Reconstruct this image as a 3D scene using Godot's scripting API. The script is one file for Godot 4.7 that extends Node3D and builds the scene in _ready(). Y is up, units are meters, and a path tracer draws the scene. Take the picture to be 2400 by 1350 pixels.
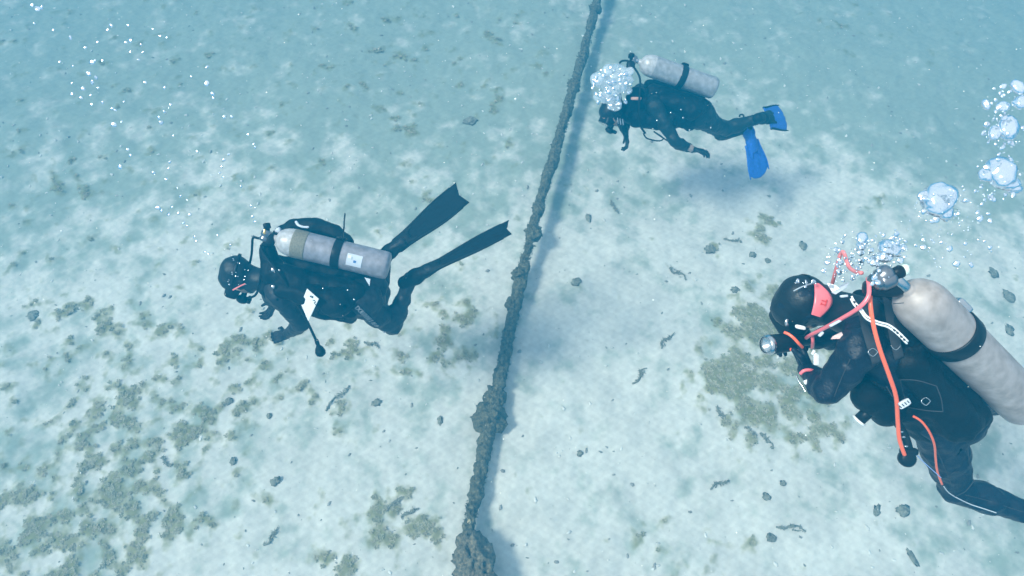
extends Node3D
# Three scuba divers over a pale sandy seabed crossed by an overgrown pipe.
const FOCAL := 1564.0
const EYE := Vector3(0, 5.5, 0)
const PITCH := -60.0
var ax_r := Vector3.RIGHT
var ax_u := Vector3.UP
var ax_f := Vector3.FORWARD
var M := {}
var used := {}
var rng := RandomNumberGenerator.new()
var wrinkle := FastNoiseLite.new()
var lump := FastNoiseLite.new()
var dune := FastNoiseLite.new()
var ripple := FastNoiseLite.new()

# ---------------------------------------------------------------- places
func at(px: float, py: float, d: float) -> Vector3:
	return EYE + ax_r * ((px - 1200.0) / FOCAL * d) + ax_u * ((675.0 - py) / FOCAL * d) + ax_f * d

func above(px: float, py: float, h: float) -> Vector3:
	var dir := ax_r * ((px - 1200.0) / FOCAL) + ax_u * ((675.0 - py) / FOCAL) + ax_f
	return EYE + dir * ((h - EYE.y) / dir.y)

func ground_y(x: float, z: float) -> float:
	return 0.07 * dune.get_noise_2d(x, z) + 0.022 * ripple.get_noise_2d(x, z) + 0.007 * ripple.get_noise_2d(x * 4.0 + 9.0, z * 4.0)

# ---------------------------------------------------------------- scene tree
func numbered(called: String) -> String:
	var n: int = used.get(called, 0)
	used[called] = n + 1
	return called if n == 0 else "%s_%03d" % [called, n]

func tag(o: Node, label: String, category: String, group := "") -> Node:
	o.set_meta("label", label)
	o.set_meta("category", category)
	if group != "": o.set_meta("group", group)
	return o

func thing(called: String, label: String, category: String, where: Vector3, group := "") -> Node3D:
	var o := Node3D.new()
	o.name = numbered(called)
	add_child(o)
	o.position = where
	tag(o, label, category, group)
	return o

func hang(mesh: Mesh, called: String, mat: Material, parent: Node) -> MeshInstance3D:
	var o := MeshInstance3D.new()
	o.mesh = mesh
	if mat: o.material_override = mat
	if parent == self:
		o.name = numbered(called)
		add_child(o)
	else:
		o.name = called
		parent.add_child(o, true)
		var off := Vector3.ZERO
		var q: Node = parent
		while q != self:
			off += (q as Node3D).position
			q = q.get_parent()
		o.position = -off if parent != self else Vector3.ZERO
	return o

# points in the builders below are world points; hang() puts a part so that they stay there
func part(st: SurfaceTool, called: String, mat: Material, parent: Node) -> MeshInstance3D:
	st.generate_normals()
	st.index()
	return hang(st.commit(), called, mat, parent)

func mb() -> SurfaceTool:
	var st := SurfaceTool.new()
	st.begin(Mesh.PRIMITIVE_TRIANGLES)
	return st

# ---------------------------------------------------------------- shapes
func tri(st: SurfaceTool, a: Vector3, b: Vector3, c: Vector3) -> void:
	st.add_vertex(a); st.add_vertex(b); st.add_vertex(c)

func rows(st: SurfaceTool, r: Array, close_v := true) -> void:
	for i in r.size() - 1:
		var p: PackedVector3Array = r[i]
		var q: PackedVector3Array = r[i + 1]
		var n := p.size()
		for j in (n if close_v else n - 1):
			var k := (j + 1) % n
			if not p[j].is_equal_approx(p[k]): tri(st, p[j], q[j], p[k])
			if not q[j].is_equal_approx(q[k]): tri(st, p[k], q[j], q[k])

func smooth_path(pts: Array, steps: int) -> PackedVector3Array:
	var out := PackedVector3Array()
	var n := pts.size()
	for i in n - 1:
		var a: Vector3 = pts[maxi(i - 1, 0)]
		var b: Vector3 = pts[i]
		var c: Vector3 = pts[i + 1]
		var d: Vector3 = pts[mini(i + 2, n - 1)]
		for s in steps:
			out.append(b.cubic_interpolate(c, a, d, float(s) / steps))
	out.append(pts[n - 1])
	return out

func side_of(v: Vector3) -> Vector3:
	var w := v.cross(Vector3.UP)
	if w.length() < 0.2 * v.length(): w = v.cross(Vector3.RIGHT)
	return w.normalized()

func tube(st: SurfaceTool, path: PackedVector3Array, r0: float, r1: float, sides := 8) -> void:
	var r := []
	var n := path.size()
	var side := side_of(path[1] - path[0])
	for i in n:
		var t := (path[mini(i + 1, n - 1)] - path[maxi(i - 1, 0)]).normalized()
		side = (side - t * side.dot(t)).normalized()
		var other := t.cross(side)
		var rad := lerpf(r0, r1, float(i) / (n - 1))
		var ring := PackedVector3Array()
		for j in sides:
			var a := TAU * j / sides
			ring.append(path[i] + (side * cos(a) + other * sin(a)) * rad)
		if i == 0: r.append(flat_ring(path[0], sides))
		r.append(ring)
		if i == n - 1: r.append(flat_ring(path[i], sides))
	rows(st, r)

func flat_ring(p: Vector3, n: int) -> PackedVector3Array:
	var a := PackedVector3Array()
	for j in n: a.append(p)
	return a

# flat strap: broad side w faces "face"
func strap(st: SurfaceTool, path: PackedVector3Array, face: Vector3, w: float, t: float) -> void:
	var r := []
	var n := path.size()
	for i in n:
		var d := (path[mini(i + 1, n - 1)] - path[maxi(i - 1, 0)]).normalized()
		var x := d.cross(face).normalized() * (w * 0.5)
		var y := x.cross(d).normalized() * (t * 0.5)
		if i == 0: r.append(flat_ring(path[0], 8))
		r.append(PackedVector3Array([path[i] + x + y * 0.4, path[i] + x * 0.88 + y, path[i] - x * 0.88 + y, path[i] - x + y * 0.4, path[i] - x - y * 0.4, path[i] - x * 0.88 - y, path[i] + x * 0.88 - y, path[i] + x - y * 0.4]))
		if i == n - 1: r.append(flat_ring(path[i], 8))
	rows(st, r)

func lathe(st: SurfaceTool, o: Vector3, dir: Vector3, profile: Array, sides := 24, bulge := 0.0) -> void:
	var d := dir.normalized()
	var s := side_of(d)
	var u := d.cross(s)
	var r := []
	for p in profile:
		var ring := PackedVector3Array()
		for j in sides:
			var a := TAU * j / sides
			ring.append(o + d * p.y + (s * cos(a) + u * sin(a)) * p.x * (1.0 + bulge * sin(a * 3.0 + p.y * 20.0)))
		r.append(ring)
	rows(st, r)

# superellipsoid: a box with rounded edges for p near 0.3, an ellipsoid for p = 1
func pill(st: SurfaceTool, c: Vector3, x: Vector3, y: Vector3, z: Vector3, p := 0.35, nu := 16, nv := 10) -> void:
	var r := []
	for i in nv + 1:
		var v := -PI / 2 + PI * i / nv
		var cv := pow(absf(cos(v)), p) if i > 0 and i < nv else 0.0
		var sv := signf(sin(v)) * pow(absf(sin(v)), p)
		var ring := PackedVector3Array()
		for j in nu:
			var a := TAU * j / nu
			ring.append(c + x * (cv * signf(cos(a)) * pow(absf(cos(a)), p)) + z * (cv * signf(sin(a)) * pow(absf(sin(a)), p)) + y * sv)
		r.append(ring)
	rows(st, r)

# flat plate from a polygon of world points, thickness along n
func plate(st: SurfaceTool, poly: Array, n: Vector3, t: float) -> void:
	st.set_smooth_group(-1)
	var k := poly.size()
	var h := n.normalized() * t * 0.5
	for i in range(1, k - 1):
		tri(st, poly[0] + h, poly[i] + h, poly[i + 1] + h)
		tri(st, poly[0] - h, poly[i + 1] - h, poly[i] - h)
	for i in k:
		var a: Vector3 = poly[i]
		var b: Vector3 = poly[(i + 1) % k]
		tri(st, a + h, a - h, b + h)
		tri(st, b + h, a - h, b - h)

# ---------------------------------------------------------------- bodies: capsules joined by a smooth minimum, meshed as surface nets
func bone(a: Vector3, b: Vector3, ra: float, rb: float) -> Array:
	return [a, b, ra, rb, false]

func cut(a: Vector3, r: float) -> Array:
	return [a, a + Vector3(0.001, 0, 0), r, r, true]

func fresh() -> Dictionary:
	return {"v": PackedVector3Array(), "n": PackedVector3Array(), "c": PackedColorArray(), "i": PackedInt32Array()}

func skin(acc: Dictionary, bones: Array, cell: float, k: float, amp := 0.0, freq := 1.0, plain := Color.WHITE, patches := []) -> void:
	var lo := Vector3(1e9, 1e9, 1e9)
	var hi := -lo
	for b in bones:
		if b[4]: continue
		for e in 2:
			lo = lo.min(b[e] - Vector3.ONE * b[2 + e])
			hi = hi.max(b[e] + Vector3.ONE * b[2 + e])
	var pad := 3.0 * cell + amp
	lo -= Vector3.ONE * pad
	hi += Vector3.ONE * pad
	var nx := int((hi.x - lo.x) / cell) + 2
	var ny := int((hi.y - lo.y) / cell) + 2
	var nz := int((hi.z - lo.z) / cell) + 2
	var F := PackedFloat32Array()
	F.resize(nx * ny * nz)
	F.fill(1.0)
	var sxy := nx * ny
	for b in bones:
		var a: Vector3 = b[0]
		var ab: Vector3 = b[1] - a
		var il := 1.0 / maxf(ab.length_squared(), 1e-9)
		var ra: float = b[2]
		var dr: float = b[3] - ra
		var sub: bool = b[4]
		var reach := maxf(ra, ra + dr) + k + 2.5 * cell + amp
		var l := (a.min(b[1]) - Vector3.ONE * reach - lo) / cell
		var h := (a.max(b[1]) + Vector3.ONE * reach - lo) / cell
		var x0 := clampi(int(l.x), 0, nx - 1)
		var x1 := clampi(int(h.x) + 1, 0, nx - 1)
		for z in range(clampi(int(l.z), 0, nz - 1), clampi(int(h.z) + 1, 0, nz - 1) + 1):
			for y in range(clampi(int(l.y), 0, ny - 1), clampi(int(h.y) + 1, 0, ny - 1) + 1):
				var at_ := z * sxy + y * nx
				var p := Vector3(lo.x + x0 * cell, lo.y + y * cell, lo.z + z * cell) - a
				for x in range(x0, x1 + 1):
					var t := clampf(p.dot(ab) * il, 0.0, 1.0)
					var d := (p - ab * t).length() - ra - dr * t
					p.x += cell
					var f := F[at_ + x]
					if sub:
						F[at_ + x] = maxf(f, -d)
					elif d - f >= k:
						pass
					elif f - d >= k:
						F[at_ + x] = d
					else:
						var w := 0.5 + 0.5 * (f - d) / k
						F[at_ + x] = f + (d - f) * w - k * w * (1.0 - w)
	if amp > 0.0:
		for z in nz:
			for y in ny:
				for x in nx:
					var q := z * sxy + y * nx + x
					if absf(F[q]) < amp + 2.0 * cell:
						F[q] += amp * wrinkle.get_noise_3d((lo.x + x * cell) * freq, (lo.y + y * cell) * freq, (lo.z + z * cell) * freq)
	var vid := PackedInt32Array()
	vid.resize(F.size())
	vid.fill(-1)
	var V: PackedVector3Array = acc.v
	var N: PackedVector3Array = acc.n
	var C: PackedColorArray = acc.c
	var I: PackedInt32Array = acc.i
	var off := [0, 1, nx, nx + 1, sxy, sxy + 1, sxy + nx, sxy + nx + 1]
	var far := 2.0 * cell
	for z in nz - 1:
		for y in ny - 1:
			var base := z * sxy + y * nx
			for x in nx - 1:
				var q := base + x
				var f0 := F[q]
				if f0 > far or f0 < -far: continue
				var f1 := F[q + 1]
				var f2 := F[q + nx]
				var f3 := F[q + nx + 1]
				var f4 := F[q + sxy]
				var f5 := F[q + sxy + 1]
				var f6 := F[q + sxy + nx]
				var f7 := F[q + sxy + nx + 1]
				var neg := int(f0 < 0) + int(f1 < 0) + int(f2 < 0) + int(f3 < 0) + int(f4 < 0) + int(f5 < 0) + int(f6 < 0) + int(f7 < 0)
				if neg == 0 or neg == 8: continue
				var g := Vector3(f1 - f0 + f3 - f2 + f5 - f4 + f7 - f6, f2 - f0 + f3 - f1 + f6 - f4 + f7 - f5, f4 - f0 + f5 - f1 + f6 - f2 + f7 - f3)
				var mean := (f0 + f1 + f2 + f3 + f4 + f5 + f6 + f7) * 0.125
				var gl := maxf(g.length(), 1e-6)
				var n := g / gl
				var move := clampf(mean / (gl * 0.25), -0.87, 0.87)
				var pos := lo + (Vector3(x + 0.5, y + 0.5, z + 0.5) - n * move) * cell
				vid[q] = V.size()
				V.append(pos)
				N.append(n)
				var col := plain
				for pt in patches:
					if pos.distance_to(pt[0]) < pt[1]: col = pt[2]
				C.append(col)
	for z in range(1, nz - 1):
		for y in range(1, ny - 1):
			for x in range(1, nx - 1):
				var q := z * sxy + y * nx + x
				var f := F[q]
				if f > far or f < -far: continue
				var s := f < 0
				for axis in 3:
					var o1: int = [1, nx, sxy][axis]
					if (F[q + o1] < 0) == s: continue
					var u: int = [nx, sxy, 1][axis]
					var w: int = [sxy, 1, nx][axis]
					var a := vid[q - u - w]
					var b := vid[q - w]
					var c := vid[q]
					var d := vid[q - u]
					if a < 0 or b < 0 or c < 0 or d < 0: continue
					if s:
						I.append_array(PackedInt32Array([a, c, b, a, d, c]))
					else:
						I.append_array(PackedInt32Array([a, b, c, a, c, d]))
	acc.v = V; acc.n = N; acc.c = C; acc.i = I

func skinned(acc: Dictionary, called: String, mat: Material, parent: Node) -> MeshInstance3D:
	var a := []
	a.resize(Mesh.ARRAY_MAX)
	a[Mesh.ARRAY_VERTEX] = acc.v
	a[Mesh.ARRAY_NORMAL] = acc.n
	a[Mesh.ARRAY_COLOR] = acc.c
	a[Mesh.ARRAY_INDEX] = acc.i
	var m := ArrayMesh.new()
	m.add_surface_from_arrays(Mesh.PRIMITIVE_TRIANGLES, a)
	return hang(m, called, mat, parent)

# five fingers rooted in a palm; dir wrist to knuckles, palm the way the palm faces, thumb the side the thumb leaves
func hand_bones(wrist: Vector3, dir: Vector3, palm: Vector3, thumb: Vector3, curl: float) -> Array:
	var d := dir.normalized()
	var t := (thumb - d * thumb.dot(d)).normalized()
	var p := (palm - d * palm.dot(d) - t * palm.dot(t)).normalized()
	var out := []
	var ac: Array = [0.029, 0.0095, -0.0105, -0.029]
	var long: Array = [[0.041, 0.025, 0.020], [0.045, 0.029, 0.021], [0.042, 0.027, 0.020], [0.033, 0.020, 0.018]]
	for i in 4:
		var root: Vector3 = wrist + d * (0.088 - 0.003 * absf(i - 1.2)) + t * ac[i]
		out.append(bone(wrist + t * (ac[i] * 0.7), root, 0.0155, 0.0125))
		var q: Vector3 = root
		var a := curl * 0.5
		for s in 3:
			var v: Vector3 = (d * cos(a) + p * sin(a) + t * (ac[i] * 1.5) * cos(a)).normalized()
			var e: Vector3 = q + v * long[i][s]
			out.append(bone(q, e, 0.0105 - 0.001 * s, 0.0098 - 0.001 * s))
			q = e
			a += curl
	var tr := wrist + d * 0.026 + t * 0.026 + p * 0.008
	var te := tr + (d * 0.62 + t * 0.62 + p * 0.45).normalized() * 0.045
	out.append(bone(tr, te, 0.0145, 0.0115))
	out.append(bone(te, te + (d * 0.8 + t * 0.1 + p * (0.2 + curl * 0.4)).normalized() * 0.034, 0.0112, 0.0095))
	return out

# ---------------------------------------------------------------- materials
func srgb(r: float, g: float, b: float, a := 1.0) -> Color:
	var c := Color(r, g, b).linear_to_srgb()
	return Color(c.r, c.g, c.b, a)

func mat(r: float, g: float, b: float, rough: float, metal := 0.0) -> StandardMaterial3D:
	var m := StandardMaterial3D.new()
	m.albedo_color = srgb(r, g, b)
	m.roughness = rough
	m.metallic = metal
	return m

func speckle(freq: float, lo_: Color, hi_: Color, seed_: int, size := 256) -> NoiseTexture2D:
	var t := NoiseTexture2D.new()
	var n := FastNoiseLite.new()
	n.seed = seed_
	n.frequency = freq
	n.fractal_octaves = 5
	t.noise = n
	t.width = size
	t.height = size
	t.seamless = true
	var g := Gradient.new()
	g.set_color(0, lo_)
	g.set_color(1, hi_)
	t.color_ramp = g
	return t

func bumps(freq: float, seed_: int, strength: float) -> NoiseTexture2D:
	var t := NoiseTexture2D.new()
	var n := FastNoiseLite.new()
	n.seed = seed_
	n.frequency = freq
	n.fractal_octaves = 4
	t.noise = n
	t.width = 256
	t.height = 256
	t.seamless = true
	t.as_normal_map = true
	t.bump_strength = strength
	return t

func tri_map(m: StandardMaterial3D, scale_: float, color: Texture2D, normal: Texture2D, depth := 0.5) -> StandardMaterial3D:
	m.uv1_triplanar = true
	m.uv1_scale = Vector3.ONE * scale_
	if color: m.albedo_texture = color
	if normal:
		m.normal_enabled = true
		m.normal_texture = normal
		m.normal_scale = depth
	return m

func make_materials() -> void:
	var weave := bumps(0.09, 5, 6.0)
	var cloth := speckle(0.05, Color(0.72, 0.72, 0.72), Color(1, 1, 1), 11)
	for row in [["suit", 0.016, 0.017, 0.021], ["suit_blue", 0.012, 0.018, 0.036], ["suit_green", 0.012, 0.02, 0.022]]:
		var s := tri_map(mat(row[1], row[2], row[3], 0.72), 5.0, null, weave, 0.35)
		s.rim_enabled = true
		s.rim = 0.25
		s.vertex_color_use_as_albedo = false
		M[row[0]] = s
	var body := tri_map(mat(1, 1, 1, 0.72), 5.0, null, weave, 0.35)
	body.vertex_color_use_as_albedo = true
	body.metallic_specular = 0.42
	body.roughness = 0.5
	M.body = body
	M.vest = tri_map(mat(0.006, 0.006, 0.008, 0.7), 7.0, cloth, weave, 0.6)
	M.hood = tri_map(mat(0.007, 0.008, 0.011, 0.6), 6.0, null, weave, 0.3)
	M.rubber = tri_map(mat(0.01, 0.011, 0.013, 0.6), 4.0, cloth, weave, 0.15)
	M.vest.metallic_specular = 0.28
	M.vest.roughness = 0.52
	M.hood.metallic_specular = 0.45
	M.hood.roughness = 0.46
	M.rubber.metallic_specular = 0.3
	M.black = mat(0.008, 0.008, 0.01, 0.4)
	M.black.metallic_specular = 0.3
	M.chrome = mat(0.55, 0.55, 0.56, 0.22, 1.0)
	M.gunmetal = mat(0.28, 0.28, 0.3, 0.3, 1.0)
	M.webbing = mat(0.03, 0.03, 0.035, 0.8)
	M.seam = mat(0.035, 0.038, 0.045, 0.7)
	M.thigh_print = mat(0.2, 0.22, 0.24, 0.7)
	M.brass = mat(0.7, 0.5, 0.2, 0.25, 1.0)
	var wear := speckle(0.016, Color(0.72, 0.7, 0.67), Color(1, 1, 1), 21, 512)
	var scuff := bumps(0.03, 31, 2.0)
	M.tank_grey = tri_map(mat(0.44, 0.42, 0.48, 0.42, 0.25), 2.2, wear, scuff, 0.12)
	M.tank_sand = tri_map(mat(0.56, 0.49, 0.48, 0.5, 0.1), 2.2, wear, scuff, 0.12)
	M.tank_white = tri_map(mat(0.55, 0.55, 0.58, 0.35, 0.25), 2.2, wear, scuff, 0.1)
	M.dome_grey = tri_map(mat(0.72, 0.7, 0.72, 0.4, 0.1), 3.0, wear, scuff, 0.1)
	M.stain = tri_map(mat(0.3, 0.27, 0.2, 0.7), 6.0, cloth, null)
	M.orange = mat(1.0, 0.16, 0.07, 0.28)
	M.coral = mat(1.0, 0.2, 0.22, 0.28)
	M.pink = mat(0.95, 0.26, 0.25, 0.35)
	M.red_ink = mat(0.75, 0.06, 0.05, 0.6)
	M.white = mat(0.9, 0.9, 0.9, 0.35)
	M.ink = mat(0.03, 0.03, 0.035, 0.6)
	M.print = mat(0.45, 0.5, 0.55, 0.6)
	M.pale_tag = mat(0.62, 0.64, 0.7, 0.5)
	M.blue_ink = mat(0.06, 0.16, 0.4, 0.6)
	M.cord = mat(0.35, 0.5, 0.9, 0.5)
	M.skin = mat(0.5, 0.33, 0.25, 0.55)
	M.eye = mat(0.5, 0.5, 0.5, 0.2)
	var bf := tri_map(mat(0.05, 0.2, 0.8, 0.42), 3.0, cloth, null)
	M.blue_fin = bf
	M.black_fin = tri_map(mat(0.014, 0.015, 0.02, 0.75), 3.0, cloth, null)
	M.black_fin.metallic_specular = 0.2
	var gl := mat(0.7, 0.8, 0.85, 0.03)
	gl.albedo_color.a = 0.16
	gl.transparency = BaseMaterial3D.TRANSPARENCY_ALPHA
	M.glass = gl
	var bu := mat(0.95, 0.96, 1.0, 0.24, 1.0)
	M.bubble = bu
	var bc := mat(0.95, 0.97, 1.0, 0.05, 0.4)
	bc.albedo_color.a = 0.08
	bc.metallic_specular = 0.9
	bc.transparency = BaseMaterial3D.TRANSPARENCY_ALPHA
	M.froth = bc
	var bs := mat(0.84, 0.88, 0.96, 0.12, 0.85)
	bs.albedo_color.a = 0.03
	bs.transparency = BaseMaterial3D.TRANSPARENCY_ALPHA
	bs.metallic_specular = 0.9
	M.bubble_clear = bs
	M.snow = mat(0.85, 0.85, 0.8, 0.8)
	var crust := speckle(0.03, Color(0.35, 0.36, 0.3), Color(1, 0.96, 0.85), 41, 512)
	M.crust = tri_map(mat(0.31, 0.3, 0.25, 0.95), 1.6, crust, bumps(0.05, 43, 12.0), 1.0)
	M.stone = tri_map(mat(0.42, 0.42, 0.36, 0.95), 3.0, speckle(0.03, Color(0.62, 0.62, 0.6), Color(1, 1, 0.97), 42), bumps(0.05, 44, 10.0), 1.0)
	M.block = tri_map(mat(0.42, 0.38, 0.34, 0.95), 2.0, crust, bumps(0.04, 45, 10.0), 1.0)
	var al := mat(1, 1, 1, 0.9)
	al.vertex_color_use_as_albedo = true
	al.backlight_enabled = true
	al.backlight = Color(0.12, 0.12, 0.1)
	M.algae = al
	var rb := mat(1, 1, 1, 0.95)
	rb.vertex_color_use_as_albedo = true
	M.rubble = rb

# ---------------------------------------------------------------- seabed
const BLOTCH := [
	# pixel x, pixel y, radius in pixels, strength: where the photograph shows algae turf
	[60, 1300, 195, 0.64], [230, 1230, 126, 0.77], [120, 1190, 126, 0.62], [320, 1100, 103, 0.62], [250, 1010, 103, 0.64], [360, 950, 80, 0.62],
	[480, 1010, 69, 0.64], [440, 1060, 80, 0.57], [180, 860, 69, 0.52], [260, 820, 80, 0.57], [400, 830, 69, 0.52], [70, 880, 69, 0.50], [590, 850, 80, 0.62],
	[640, 890, 57, 0.57], [350, 1320, 103, 0.57], [420, 1250, 69, 0.47], [930, 1250, 80, 0.67], [810, 1330, 60, 0.65], [790, 920, 40, 0.60], [850, 935, 40, 0.55],
	[820, 790, 60, 0.55], [900, 830, 60, 0.47], [1060, 760, 70, 0.60], [1000, 800, 60, 0.50], [1090, 820, 50, 0.55], [740, 880, 30, 0.45], [960, 1230, 60, 0.55],
	[1780, 830, 90, 0.82], [1760, 900, 100, 0.85], [1830, 930, 90, 0.82], [1720, 860, 70, 0.70], [1790, 990, 60, 0.70], [1900, 960, 60, 0.70], [1790, 700, 45, 0.70], [1850, 800, 90, 0.80],
	[1790, 525, 32, 0.70], [1780, 560, 22, 0.60], [1665, 580, 14, 0.80], [2060, 480, 28, 0.50], [2110, 520, 26, 0.50], [1600, 170, 40, 0.30],
	[60, 80, 120, 0.35], [150, 430, 90, 0.42], [60, 560, 70, 0.40], [420, 60, 90, 0.35], [560, 60, 80, 0.32], [860, 100, 110, 0.38], [1000, 90, 120, 0.42], [1150, 60, 90, 0.40],
	[720, 170, 70, 0.36], [900, 250, 70, 0.42], [850, 200, 60, 0.40], [1040, 180, 70, 0.40], [1150, 250, 50, 0.42], [1240, 150, 60, 0.38], [1060, 380, 60, 0.44], [1000, 390, 50, 0.40],
	[930, 270, 50, 0.42], [640, 130, 60, 0.36], [300, 180, 80, 0.34], [270, 330, 60, 0.32], [100, 350, 60, 0.38], [180, 480, 50, 0.40], [90, 700, 60, 0.42], [170, 740, 60, 0.53],
	[1000, 460, 40, 0.40], [1180, 380, 50, 0.36], [1460, 470, 40, 0.32], [1350, 670, 40, 0.30], [1510, 870, 30, 0.30], [1570, 1300, 60, 0.50], [1690, 1300, 40, 0.50], [1540, 1320, 60, 0.45],
	[1480, 1290, 50, 0.40], [2000, 70, 70, 0.36], [1980, 40, 80, 0.38], [2150, 120, 40, 0.30], [1880, 50, 60, 0.30], [2180, 80, 80, 0.25], [1720, 1300, 40, 0.50], [600, 1170, 46, 0.32], [650, 1010, 46, 0.37],
]
const FILM_AND_DIMMING := [
	# pixel x, pixel y, radius in pixels, coverage: thin grey-green turf, plus painted darkening for hazy, dim corners
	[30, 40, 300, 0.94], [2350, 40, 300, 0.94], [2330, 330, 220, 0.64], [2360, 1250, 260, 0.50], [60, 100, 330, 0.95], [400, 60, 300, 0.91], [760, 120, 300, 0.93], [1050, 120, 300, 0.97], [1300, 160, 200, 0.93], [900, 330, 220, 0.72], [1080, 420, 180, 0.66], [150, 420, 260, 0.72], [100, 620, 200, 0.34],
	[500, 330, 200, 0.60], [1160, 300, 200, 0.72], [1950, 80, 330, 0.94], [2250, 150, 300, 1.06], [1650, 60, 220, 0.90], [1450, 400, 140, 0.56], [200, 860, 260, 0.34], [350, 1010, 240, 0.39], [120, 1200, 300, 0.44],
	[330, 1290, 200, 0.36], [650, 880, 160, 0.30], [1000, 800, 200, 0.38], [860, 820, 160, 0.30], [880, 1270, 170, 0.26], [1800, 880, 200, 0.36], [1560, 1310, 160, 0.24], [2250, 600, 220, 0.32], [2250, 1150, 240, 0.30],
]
var films_and_dimming := []
var film_dim_noise := FastNoiseLite.new()

func film_and_dim_density(x: float, z: float) -> float:
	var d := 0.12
	for b in films_and_dimming:
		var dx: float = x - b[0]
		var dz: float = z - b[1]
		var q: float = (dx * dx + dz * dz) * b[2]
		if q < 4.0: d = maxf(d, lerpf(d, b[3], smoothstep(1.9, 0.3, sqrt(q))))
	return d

var blots := []
var turf_a := FastNoiseLite.new()
var turf_b := FastNoiseLite.new()
var turf_c := FastNoiseLite.new()

func turf_density(x: float, z: float) -> float:
	var d := 0.2 + 0.06 * dune.get_noise_2d(x * 2.0 + 31.0, z * 2.0)
	d += 0.12 * smoothstep(0.6, -1.6, x - (z + 5.0) * -0.12) - 0.05 * smoothstep(0.3, 1.2, x)
	for b in blots:
		var dx: float = x - b[0]
		var dz: float = z - b[1]
		var q: float = (dx * dx + dz * dz) * b[2]
		if q < 4.0:
			d = maxf(d, lerpf(d, b[3], smoothstep(2.2, 0.3, sqrt(q))))
	return d

func turf_mask(x: float, z: float, dens: float) -> float:
	var n := 0.5 + 0.28 * turf_a.get_noise_2d(x, z) + 0.46 * turf_b.get_noise_2d(x, z)
	return smoothstep(0.0, 0.36, n - (0.90 - dens * 0.80))

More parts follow.
